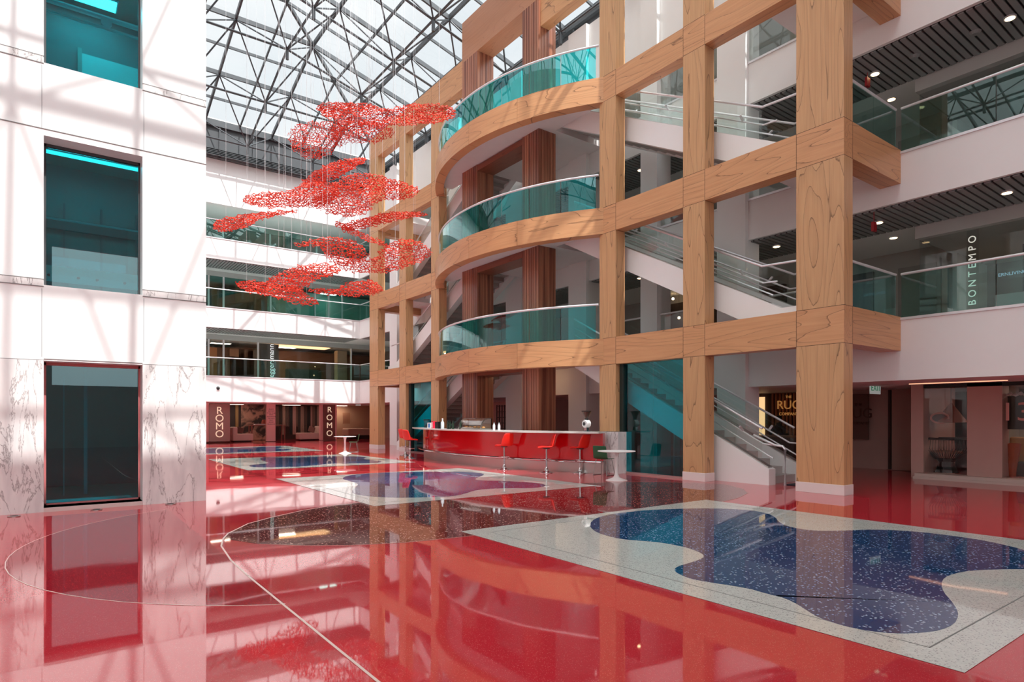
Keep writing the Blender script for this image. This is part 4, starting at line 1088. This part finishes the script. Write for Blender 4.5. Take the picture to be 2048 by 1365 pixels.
# shop interiors
dw = plain('walnut_interior', (110, 74, 56), .6)
e = empty('showroom_interior', (12, 43, LV[0]), 'wood lined showroom interior with lit tray ceiling on the far first gallery', 'interior')
z = LV[0]
B('timber_wall', dw, e, 0.5, 20.2, 44.3, 44.4, z, 6.2)
B('sign_panel', plain('smoke_panel', (84, 80, 76), .4), e, X1(519), X1(558), YG + .03, YG + .08, z + .01, 6.15)
B('lit_tray', plain('warm_tray', (240, 200, 150), .6, emit=(255, 205, 150), estr=1.2), e, X1(562), X1(676), 41.6, 42.8, 6.28, 6.32)
B('island', plain('island_dark', (62, 70, 66), .4), e, X1(575, 740, 42.3), X1(640, 740, 42.3), 42.0, 42.8, z, z + .95)
B('tall_unit', plain('beige_unit', (176, 150, 122), .5), e, X1(684), X1(703), 41.0, 41.6, z, 6.1)
B('door_panel', plain('warm_door', (190, 120, 70), .5), e, X1(418, 700, 42), X1(434, 700, 42), 42, 42.1, z, 5.9)
rngk = random.Random(2)
for q in range(6):
    x = X1(455 + q * 9, 700, 43)
    B('cabinet_front', plain('cab%d' % (q % 3), [(96, 66, 52), (140, 100, 76), (70, 58, 52)][q % 3], .5), e, x, x + .9, 43.6, 44.2, z, z + 1.1 + .5 * (q % 2) + .6)
tx, tz = on_y(YG - .03, 543, 722)
s = empty('shop_lettering', (tx, YG, tz), 'vertical white shop lettering on the far first gallery', 'sign')
B('backing_strip', plain('smoke_panel', (84, 80, 76), .4), s, tx - .25, tx + .25, YG - .012, YG - .004, LV[0] + .1, 6.1)
text('lettering', 'eggersmann', .43, plain('letter_white', (240, 250, 250), .4, emit=(255, 255, 255), estr=.4), s, (tx, YG - .03, tz), (R(90), R(-90), 0), .006, 1.02)
light_panel(12.5, 42.2, 6.2, 24, WARM, 'ceiling lamp in the far first gallery showroom'); light_panel(8.5, 42.2, 6.2, 12, WARM, 'ceiling lamp at the left of the far first gallery showroom')
e = empty('frosted_wall', (12, 43, LV[1]), 'pale green lit interior wall behind the far second gallery doors', 'interior')
B('wall_board', plain('green_white', (176, 200, 190), .6), e, X1(535, 600, 42), 20.2, 42.0, 42.1, LV[1], 10.0)
B('dark_room', plain('dark_room', (60, 64, 62), .6), e, 0.5, X1(535, 600, 42) - .01, 43.4, 43.5, LV[1], 10.0)
light_panel(15, 41.2, 9.9, 5, (.9, 1, .95), 'cool ceiling lamp behind the far second gallery doors')

# ================= RIGHT SIDE SHOPS =================
XS = 18.0
# ground floor
SILL = plain('window_step', (206, 192, 182), .5)
o = MB().box(17.95, 18.5, -6, 6.72, 0, .14).box(17.9, 18.5, -6, 6.74, 0, .06).build('trim_4', SILL); tag(o, kind='structure')
yy = lambda px, py=850, x=18.2: on_x(x, px, py)[0]
def vbox(name, mat, parent, px0, px1, z0, z1, x=18.2, th=.15):
    a, b = sorted((yy(px0, 850, x), yy(px1, 850, x))); return B(name, mat, parent, x, x + th, a, b, z0, z1)
w = tag(empty('wall_shopfront', (18.2, 4, 0)), kind='structure')
vbox('pier', plain('rose_pier', (196, 158, 148), .6), w, 1934, 2004, .14, 2.43, th=.5)
vbox('pier', plain('rose_pier', (196, 158, 148), .6), w, 1822, 1846, .0, 2.43, th=2.2)
B('head', BLACK, w, 18.2, 18.3, -6, 6.6, 2.34, 2.43)
for q, (a, b) in enumerate(((1846, 1934), (2004, 2200))):
    g = tag(empty('window_%d' % (20 + q), (18.25, yy(b), .14)), kind='structure'); vbox('pane', G_SHOP, g, a + .5, b - .5, .15, 2.34, x=18.25, th=.012)
tag(MB().box(23.2, 23.3, -6, 6.6, 0.02, 2.43).build('wall_shop', plain('shop_grey', (120, 118, 112), .7)), kind='structure')
tag(MB().box(21.5, 21.6, 3.4, 5.6, 0.02, 2.1).box(20.6, 21.5, 5.45, 5.55, .02, 2.43).build('wall_shop', plain('shop_grey2', (150, 145, 136), .7)), kind='structure')
# wicker chair
def wick(x, y):
    e = empty('rattan_chair', (x, y, 0.02), 'black woven tub chair in the ground shop window', 'chair')
    m = MB(); m.tube([(x + .42 * math.cos(R(a)), y + .5 * math.sin(R(a)), 1.02 - .12 * math.cos(R(a)) * 0) for a in range(0, 361, 15)], .03, 8); m.build('rim', BLACK, e, smooth=True)
    m = MB()
    for a in range(0, 360, 8): m.tube([(x + .42 * math.cos(R(a)), y + .5 * math.sin(R(a)), 1.0), (x + .45 * math.cos(R(a)), y + .53 * math.sin(R(a)), .75), (x + .22 * math.cos(R(a)), y + .25 * math.sin(R(a)), .48)], .008, 5)
    m.build('woven_side', BLACK, e)
    MB().lathe([(0, .62), (.34, .64), (.36, .7), (0, .72)], x, y, 24).build('cushion', plain('tan_cushion', (150, 110, 90), .8), e, smooth=True)
    MB().lathe([(.30, .14), (.27, .14), (.16, .45), (.2, .5), (.24, .5), (.2, .42)], x, y, 8).build('base', BLACK, e)
wick(18.9, on_x(18.9, 1893, 900)[0])
yl = on_x(18.8, 1902, 800)[0]
e = empty('rattan_pendant', (18.8, yl, 2.4), 'brown woven cone pendant lamp above the black tub chair', 'lamp')
zt = on_x(18.8, 1902, 806)[1]; zb = on_x(18.8, 1902, 845)[1]
MB().tube([(18.8, yl, zt), (18.8, yl, 2.42)], .006, 6).build('cord', BLACK, e)
RAT = plain('rattan', (150, 84, 64), .7)
MB().lathe([(.02, zt), (.36, zb), (.34, zb - .01), (.015, zt - .01)], 18.8, yl, 28).build('shade', RAT, e, smooth=True)
MB().tube([(18.52 + .0, yl + .16 + .2 * math.cos(R(a)), zb + .11 + .13 * math.sin(R(a))) for a in range(0, 361, 15)], .025, 8).build('opening_rim', plain('rattan_light', (205, 140, 125), .7), e, smooth=True)
MB().lathe([(0, 0), (.19, 0), (.19, .004), (0, .004)], 0, 0, 24).build('opening', plain('rattan_dark', (90, 48, 40), .8), e, local=True).matrix_local = Matrix.Translation((-.27, .16, zb + .11 - 2.4)) @ Matrix.Rotation(R(90), 4, 'Y') @ Matrix.Diagonal((.68, 1, 1, 1))
for (px, py, lab) in ((1886, 821, 'small black framed picture left of the woven pendant'), (1888, 858, 'small black framed picture under the first one')):
    y, z = on_x(21.4, px, py); f = empty('picture', (21.4, y, z), lab, 'picture')
    B('picture_frame', BLACK, f, 21.44, 21.48, y - .16, y + .16, z - .16, z + .16); B('print', DGREY, f, 21.435, 21.44, y - .11, y + .11, z - .11, z + .11)
# terracotta planter, bottle lamp at the right edge
y = on_x(18.8, 2022, 900)[0]
tag(MB().lathe([(0, .15), (.10, .15), (.2, .95), (.18, .95), (.09, .2)], 18.8, y, 10).build('planter', plain('terracotta', (170, 78, 48), .7)), 'tall fluted terracotta planter at the right picture edge', 'planter')
y = on_x(19.2, 2046, 880)[0]
e = empty('lounge_chair', (19.2, y, .02), 'tan backed lounge chair cut by the right picture edge', 'chair')
B('backrest', plain('tan_leather', (190, 140, 90), .6), e, 19.1, 19.2, y - .35, y + .25, .45, 1.1, bevel=.08); B('seat', plain('seat_dark', (50, 40, 36), .7), e, 18.8, 19.3, y - .4, y + .25, .15, .5, bevel=.05)
y, z = on_x(18.6, 2038, 826)
e = empty('window_graphic', (18.6, y, z), 'pink numeral graphic with white flowers above on the rightmost shop window', 'graphic')
text('numeral', '13', .62, plain('numeral_pink', (205, 150, 140), .6), e, (18.235, y - .03, z), (R(90), 0, R(-90)), .003)
B('dark_disc', BLACK, e, 18.6, 18.62, y - .5, y + .3, z - .4, z + .4)
for q in range(7):
    MB().lathe([(0, z + .38 + .03 * (q % 2)), (.07, z + .42 + .03 * (q % 2)), (0, z + .48 + .03 * (q % 2))], 18.55, y - .35 + q * .1, 7).build('flower', WHITE, e)
# light slot in the ground soffit
xa, ya = on_z(1826, 767 + .0, 2.42)
tag(B('linear_light', plain('slot_lamp', (255, 190, 160), .5, emit=(255, 190, 150), estr=.7), None, 17.3, 17.34, 4.6, 6.6, 2.41, 2.43), 'thin warm light slot in the ground soffit right of the exit sign', 'light')
# doors on the ground rear wall, rug shop
e = tag(empty('door_1', (20.25, 7.6, 0)), kind='structure')
B('door_leaf', plain('rose_door', (176, 138, 126), .6), e, 20.24, 20.29, on_x(20.25, 1843, 900)[0] + .05, on_x(20.25, 1784, 900)[0], .02, 2.40)
B('door_gap', plain('gap_brown', (70, 40, 36), .8), e, 20.22, 20.29, on_x(20.25, 1782, 900)[0], on_x(20.25, 1777, 900)[0], .02, 2.40)
e = empty('slatted_screen', (20.2, 11, 0), 'wall of vertical timber slats with gilt shop lettering behind the stair', 'screen')
B('backing', plain('slat_back', (58, 34, 24), .7), e, 20.24, 20.28, 9.6, 13.6, .02, 2.40)
m = MB(); y = 9.62
SLW = plain('slat_wood', (176, 116, 78), .5)
while y < 12.0: m.box(20.16, 20.24, y, y + .05, .9, 2.40); y += .13
m.build('slats', SLW, e)
B('light_frame', plain('frame_glow', (220, 190, 140), .5, emit=(255, 210, 150), estr=.6), e, 20.18, 20.23, 12.3, 12.55, .02, 2.3)
yy_, zz_ = on_x(20.1, 1577, 811)
GOLD = plain('gilt', (214, 150, 84), .35, metal=.6, emit=(255, 180, 100), estr=.15)
sg = empty('shop_lettering', (20.1, yy_, zz_), 'gilt shop lettering on timber slats between stair rail and front post', 'sign')
text('lettering', 'THE', .12, GOLD, sg, (20.1, yy_, zz_ + .28), (R(90), 0, R(-90)), .01); text('lettering', 'RUG', .42, GOLD, sg, (20.1, yy_, zz_), (R(90), 0, R(-90)), .01); text('lettering', 'COMPANY', .14, GOLD, sg, (20.1, yy_, zz_ - .3), (R(90), 0, R(-90)), .01)
yy_, zz_ = on_x(20.1, 1716, 828)
sg = empty('shop_lettering', (20.1, yy_, zz_), 'dark shop lettering just right of the front teak post', 'sign')
DL = plain('dark_bronze', (90, 48, 36), .4)
text('lettering', 'THE', .12, DL, sg, (20.1, yy_, zz_ + .28), (R(90), 0, R(-90)), .01); text('lettering', 'RUG', .42, DL, sg, (20.1, yy_, zz_), (R(90), 0, R(-90)), .01); text('lettering', 'COMPANY', .14, DL, sg, (20.1, yy_, zz_ - .3), (R(90), 0, R(-90)), .01)
B('backing_panel', plain('rosy_board', (110, 76, 66), .6), sg, 20.12, 20.15, yy_ - .3, yy_ + .42, .9, 2.3)
# reception desk with seated person
e = empty('reception_desk', (18.6, 11.2, 0), 'dark reception desk seen behind the stair glass', 'desk')
B('desk_top', plain('desk_top', (120, 84, 60), .4), e, 18.2, 18.95, 10.2, 11.9, .96, 1.0); B('desk_front', plain('desk_body', (72, 54, 44), .5), e, 18.25, 18.35, 10.25, 11.85, 0, .96); B('desk_side', plain('desk_body', (72, 54, 44), .5), e, 18.35, 18.9, 10.25, 10.3, 0, .96)
def person():
    yp, _ = on_x(19.35, 1558, 860); bx, by = 19.35, yp
    V = [(0, 0, .62), (0, 0, .85), (0, 0, 1.1), (0, 0, 1.25), (-.02, 0, 1.34), (-.03, 0, 1.44), (-.03, 0, 1.53),
         (0, .19, 1.22), (-.12, .24, 1.0), (-.34, .18, 1.03), (0, -.19, 1.22), (-.12, -.24, 1.0), (-.34, -.18, 1.03),
         (-.02, .1, .58), (-.42, .12, .56), (-.44, .12, .12), (-.56, .12, .05), (-.02, -.1, .58), (-.42, -.12, .56), (-.44, -.12, .12), (-.56, -.12, .05)]
    Ee = [(0, 1), (1, 2), (2, 3), (3, 4), (4, 5), (5, 6), (3, 7), (7, 8), (8, 9), (3, 10), (10, 11), (11, 12), (0, 13), (13, 14), (14, 15), (15, 16), (0, 17), (17, 18), (18, 19), (19, 20)]
    rad = [.15, .13, .15, .09, .055, .085, .07, .065, .045, .035, .065, .045, .035, .1, .075, .05, .04, .1, .075, .05, .04]
    me = bpy.data.meshes.new('person'); me.from_pydata([(v[0], v[1], v[2]) for v in V], Ee, [])
    o = bpy.data.objects.new('person', me); col.objects.link(o); o.location = (bx, by, 0)
    me.materials.append(plain('dark_clothes', (34, 34, 40), .8))
    s = o.modifiers.new('skin', 'SKIN'); sd = me.skin_vertices[0].data
    for i, r_ in enumerate(rad): sd[i].radius = (r_, r_)
    sd[0].use_root = True
    u = o.modifiers.new('sub', 'SUBSURF'); u.levels = 1; u.render_levels = 2
    tag(o, 'person in dark clothes sitting at the desk behind the stair, forearms forward', 'person')
    skin = plain('skin', (170, 120, 96), .6)
    h = MB().lathe([(0, 1.38), (.05, 1.39), (.078, 1.45), (.088, 1.53), (.07, 1.6), (0, 1.62)], bx - .045, by, 16).build('face', skin, o, smooth=True, sub=1)
    MB().lathe([(.095, 1.5), (.1, 1.56), (.08, 1.63), (0, 1.655)], bx - .02, by, 16).build('hair', BLACK, o, smooth=True)
    MB().lathe([(0, 1.49), (.015, 1.5), (0, 1.53)], bx - .13, by, 8).build('nose', skin, o)
    for s_ in (-1, 1):
        m = MB(); m.box(bx - .42, bx - .34, by + s_ * .18 - .035, by + s_ * .18 + .035, 1.01, 1.04)
        for q in range(4): m.tube([(bx - .41, by + s_ * .18 - .027 + q * .018, 1.025), (bx - .47, by + s_ * .18 - .028 + q * .019, 1.028), (bx - .49 + abs(q - 1.5) * .008, by + s_ * .18 - .028 + q * .019, 1.012)], .008, 6)
        m.tube([(bx - .37, by + s_ * .14, 1.02), (bx - .42, by + s_ * .12, 1.015)], .009, 6); m.build('hand', skin, o, smooth=True)
    st_ = empty('office_chair', (bx + .05, by, 0), 'dark office chair under the seated person', 'chair')
    MB().lathe([(0, 0), (.24, 0), (.24, .03), (.03, .06), (.03, .42), (.2, .44), (.2, .46), (0, .46)], bx, by, 16).build('chair_base', BLACK, st_); B('backrest', BLACK, st_, bx + .2, bx + .25, by - .2, by + .2, .6, 1.05, bevel=.02)
person()

# red CHAN sign behind the bar
yc, zc = on_x(20.1, 1129, 773)
e = empty('red_sign', (20.1, yc, zc), 'red and pale illuminated lettered sign right of the near ribbed post', 'sign')
B('sign_board', plain('sign_blue_grey', (176, 190, 205), .5, emit=(190, 205, 220), estr=.3), e, 20.12, 20.16, yc - .75, yc + .7, zc - .45, zc + .4)
text('lettering', 'C', 1.0, plain('letter_red', (225, 40, 40), .4, emit=(255, 50, 50), estr=.5), e, (20.1, yc + .4, zc), (R(90), 0, R(-90)), .01)
B('red_band', plain('letter_red2', (215, 60, 50), .5, emit=(235, 60, 50), estr=.35), e, 20.11, 20.12, yc - .75, yc + .2, zc - .36, zc + .36)
text('lettering', 'HAN', .62, WHITE, e, (20.1, yc - .28, zc), (R(90), 0, R(-90)), .005)
# gallery shops, right, first and second level
for k in (0, 1, 2):
    z0, z1 = LV[k], (LB + [13.3])[k + 1] - .345
    e = empty('shopfront', (XS, 3, z0), 'frameless glass shopfront behind the right %s level balustrade' % names[k], 'shopfront')
    for a, b in ((-5.9, -3), (-2.98, 0), (.02, 2.4), (2.42, 4.4), (4.42, 6.62)): B('pane', G_SHOP, e, XS, XS + .012, a, b, z0 + .01, z1)
    B('side_pane', G_SHOP, e, XS + .012, 20.2, 6.608, 6.62, z0 + .01, z1)
    B('base_channel', BLACK, e, XS - .02, XS + .04, -5.9, 6.64, z0 + .002, z0 + .05)
    B('door_post', BLACK, e, XS + .02, XS + .06, 4.36, 4.44, z0 + .05, z1)
    tag(MB().box(22.6, 22.7, -5.9, 6.6, z0, z1).build('wall_shop', plain('shop_dark_grey', (104, 102, 98), .7)), kind='structure')
    tag(MB().box(20.2, 22.6, 6.5, 6.62, z0, z1).build('wall_shop', plain('shop_pale', (190, 190, 182), .7)), kind='structure')
z = LV[0]
e = empty('shop_interior', (19.5, 5, z), 'dark kitchen fittings inside the first level right shop', 'interior')
B('tall_cabinet', BLACK, e, 19.6, 20.2, 4.1, 4.9, z + .02, z + 2.1); B('white_box', WHITE, e, 19.0, 19.6, 4.5, 5.3, z + .02, z + .8)
B('dark_panel', plain('sign_pillar', (96, 92, 86), .6), e, XS + .05, XS + .35, 4.36 - .75 - .1, 4.36 - .12, z + .02, z + 2.28)
yl, zl = on_x(XS - .02, 1945, 551)
s = empty('shop_lettering', (XS, yl, zl), 'widely spaced vertical pale lettering on the first level right shop glass', 'sign')
text('lettering', 'BONTEMPO', .225, plain('letter_pale', (235, 235, 225), .4, emit=(255, 255, 240), estr=.3), s, (XS - .02, yl, zl + .12), (R(90), R(-90), R(-90)), .004, 1.62)
B('lettering_strip', G_SHOP, s, XS - .012, XS - .008, yl - .12, yl + .12, zl - 1.1, zl + 1.1)
yl, zl = on_x(XS + .3, 2018, 553)
s = empty('shop_lettering', (XS, yl, zl), 'small blue-white horizontal lettering near the right edge on first level', 'sign')
text('lettering', 'ERNLIVING', .11, plain('letter_bw', (190, 215, 240), .4, emit=(200, 225, 255), estr=.25), s, (XS - .02, yl - .15, zl), (R(90), 0, R(-90)), .004)
B('lettering_strip', G_SHOP, s, XS - .012, XS - .008, yl - .9, yl + .6, zl - .12, zl + .12)
# corridor doors
for k, nm in ((0, 2), (1, 3)):
    z = LV[k]; e = tag(empty('door_%d' % nm, (20.25, 8, z)), kind='structure')
    B('door_frame', BW, e, 20.22, 20.29, 6.9, 8.1, z + .01, z + 2.25); B('door_leaf', plain('door_grey', (140, 138, 132), .6), e, 20.20, 20.22, 7.0, 8.0, z + .01, z + 2.15)
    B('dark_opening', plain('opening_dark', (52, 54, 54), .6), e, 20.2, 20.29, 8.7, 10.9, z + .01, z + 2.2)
# warm shop behind the stairs on the first gallery
z = LV[0]
e = empty('shop_interior', (20, 14, z), 'yellow green display with warm lamps behind the first level stair', 'interior')
B('display_wall', plain('olive_wall', (120, 112, 60), .7), e, 20.1, 20.25, 11.5, 14.5, z + .02, z + 1.3); B('header', plain('dark_header', (60, 44, 36), .7), e, 20.1, 20.25, 11.5, 16.5, z + 1.3, z + 2.3)
for (px, py, l) in ((1346, 598, 'upper'), (1358, 636, 'lower')):
    y_, z_ = on_x(19.9, px, py)
    t = empty('pendant_bulb', (19.9, y_, z_), l + ' small glowing bulb hanging behind the first level stair', 'light')
    MB().lathe([(0, z_ - .06), (.05, z_ - .03), (.05, z_ + .03), (0, z_ + .06)], 19.9, y_, 12).build('bulb', LAMP, t, smooth=True); MB().tube([(19.9, y_, z_ + .05), (19.9, y_, 6.49)], .006, 5).build('cord', BLACK, t)
# shelves behind the teal ground screen
e = empty('bookcase', (20.1, 14.5, 0), 'pale open shelves of leaning boards behind the right teal screen', 'shelves')
for q in range(3): B('shelf', WHITE, e, 19.9, 20.25, 13.8, 16.0, .9 + q * .45, .93 + q * .45)
B('side_panel', WHITE, e, 19.9, 20.25, 13.75, 13.8, .02, 2.0); B('side_panel', WHITE, e, 19.9, 20.25, 16.0, 16.05, .02, 2.0)
rb_ = random.Random(4); y = 13.85
while y < 15.9:
    w_ = rb_.uniform(.03, .07); h_ = rb_.uniform(.25, .38)
    for q in range(2): tag(B('book', CURT[rb_.randrange(6)], None, 19.95, 20.2, y, y + w_, .931 + q * .45, .931 + q * .45 + h_), 'thin upright sample board on the pale shelves', 'book', 'sample boards on the pale shelves')
    y += w_ + .015
# ground-level ivory wall behind the bar with door frames, black grid partition
e = empty('black_grid', (18.6, 20, 0), 'black lattice partition behind the bar between the ribbed posts', 'partition')
ga, gb = on_x(18.6, 1014, 830)[0], on_x(18.6, 993, 830)[0]
m = MB()
for q in range(5): yq = ga + (gb - ga) * q / 4; m.box(18.6, 18.64, yq - .02, yq + .02, .01, 2.2)
for q in range(8): m.box(18.6, 18.64, ga, gb, .1 + q * .29, .13 + q * .29)
m.build('lattice', BLACK, e)
B('lattice_pane', G_SHOP, e, 18.66, 18.67, ga, gb, 0.01, 2.2)  # plain sheet of shop glass behind the lattice
for (px, z, l) in ((1001, 3.0, 'round cream flush lamp in the ceiling between the ribbed posts behind the bar'),):
    x_, y_ = on_z(px, 766, 3.36)
    t = empty('flush_lamp', (14.4, 18.2, 3.3), l, 'light'); MB().lathe([(0, 3.25), (.16, 3.27), (.24, 3.36), (.2, 3.399), (0, 3.399)], 14.4, 18.2, 20).build('lamp_bowl', LAMP, t, smooth=True)

COOL = (.9, .97, 1)
light_panel(0.6, 14.6, 10.85, 16, COOL, 'ceiling lamp near the glass inside the top teal window room')
light_panel(0.6, 16.6, 10.85, 16, COOL, 'ceiling lamp at the back inside the top teal window room')
light_panel(0.5, 15.6, 7.1, 16, COOL, 'added fill panel inside the middle teal window room')  # glowing panel added to brighten the middle window room
light_panel(0.5, 15.8, 3.4, 3, WARM, 'ceiling lamp inside the dark ground window room')
light_panel(20, 4.5, 2.38, 9, WARM, 'added fill panel inside the right ground shop'); light_panel(20.5, 4, 6.1, 10, WARM, 'added fill panel inside the right first level shop')  # both glowing panels added to brighten the right shop interiors
# ================= LIGHT =================
w = bpy.data.worlds.new('sky'); scene.world = w; w.use_nodes = True; n = w.node_tree.nodes; l = w.node_tree.links; n.clear()
out = n.new('ShaderNodeOutputWorld'); bg = n.new('ShaderNodeBackground'); l.new(bg.outputs[0], out.inputs[0])
tc = n.new('ShaderNodeTexCoord'); nz = n.new('ShaderNodeTexNoise'); nz.inputs['Scale'].default_value = 3; nz.inputs['Detail'].default_value = 6; l.new(tc.outputs['Generated'], nz.inputs['Vector'])
r = n.new('ShaderNodeValToRGB'); r.color_ramp.elements[0].color = (.70, .76, .80, 1); r.color_ramp.elements[0].position = .35; r.color_ramp.elements[1].color = (.92, .93, .93, 1); r.color_ramp.elements[1].position = .62
l.new(nz.outputs['Fac'], r.inputs[0]); l.new(r.outputs[0], bg.inputs[0]); 
ge = n.new('ShaderNodeNewGeometry'); dt = N(n, 'ShaderNodeVectorMath', operation='DOT_PRODUCT'); dt.inputs[1].default_value = (.02, -.545, .838)
l.new(tc.outputs['Generated'], dt.inputs[0]); mr = n.new('ShaderNodeMapRange'); mr.inputs['From Min'].default_value = .15; mr.inputs['From Max'].default_value = 1.0; mr.inputs['To Min'].default_value = .74; mr.inputs['To Max'].default_value = 3.1
l.new(dt.outputs['Value'], mr.inputs['Value']); l.new(mr.outputs[0], bg.inputs[1])
sl_ = bpy.data.lights.new('sun', 'SUN'); sl_.energy = 3.6; sl_.angle = R(.55); sl_.color = (1, .985, .955)
so = bpy.data.objects.new('sun', sl_); col.objects.link(so)
el = R(57); az = Vector((.03, -1, 0)).normalized()
so.rotation_euler = (Vector((az.x * math.cos(el), az.y * math.cos(el), math.sin(el)))).to_track_quat('Z', 'Y').to_euler()
# ================= CAMERA =================
cd = bpy.data.cameras.new('camera'); co = bpy.data.objects.new('camera', cd); col.objects.link(co)
co.location = (0, 0, EYE); co.rotation_euler = (R(90), 0, -math.atan2(S_, C_))
cd.sensor_width = 36; cd.lens = 36 * F / 2048; cd.shift_y = (HZ - 682.5) / 2048; cd.clip_end = 300; cd.clip_start = .05
scene.camera = co
scene.view_settings.view_transform = 'Standard'; scene.view_settings.look = 'None'; scene.view_settings.gamma = 1; scene.view_settings.exposure = 0.68
scene.view_settings.use_curve_mapping = False
scene.cycles.max_bounces = 14; scene.cycles.diffuse_bounces = 6; scene.cycles.glossy_bounces = 5; scene.cycles.transparent_max_bounces = 24
scene.cycles.use_denoising = True; scene.cycles.sample_clamp_indirect = 8
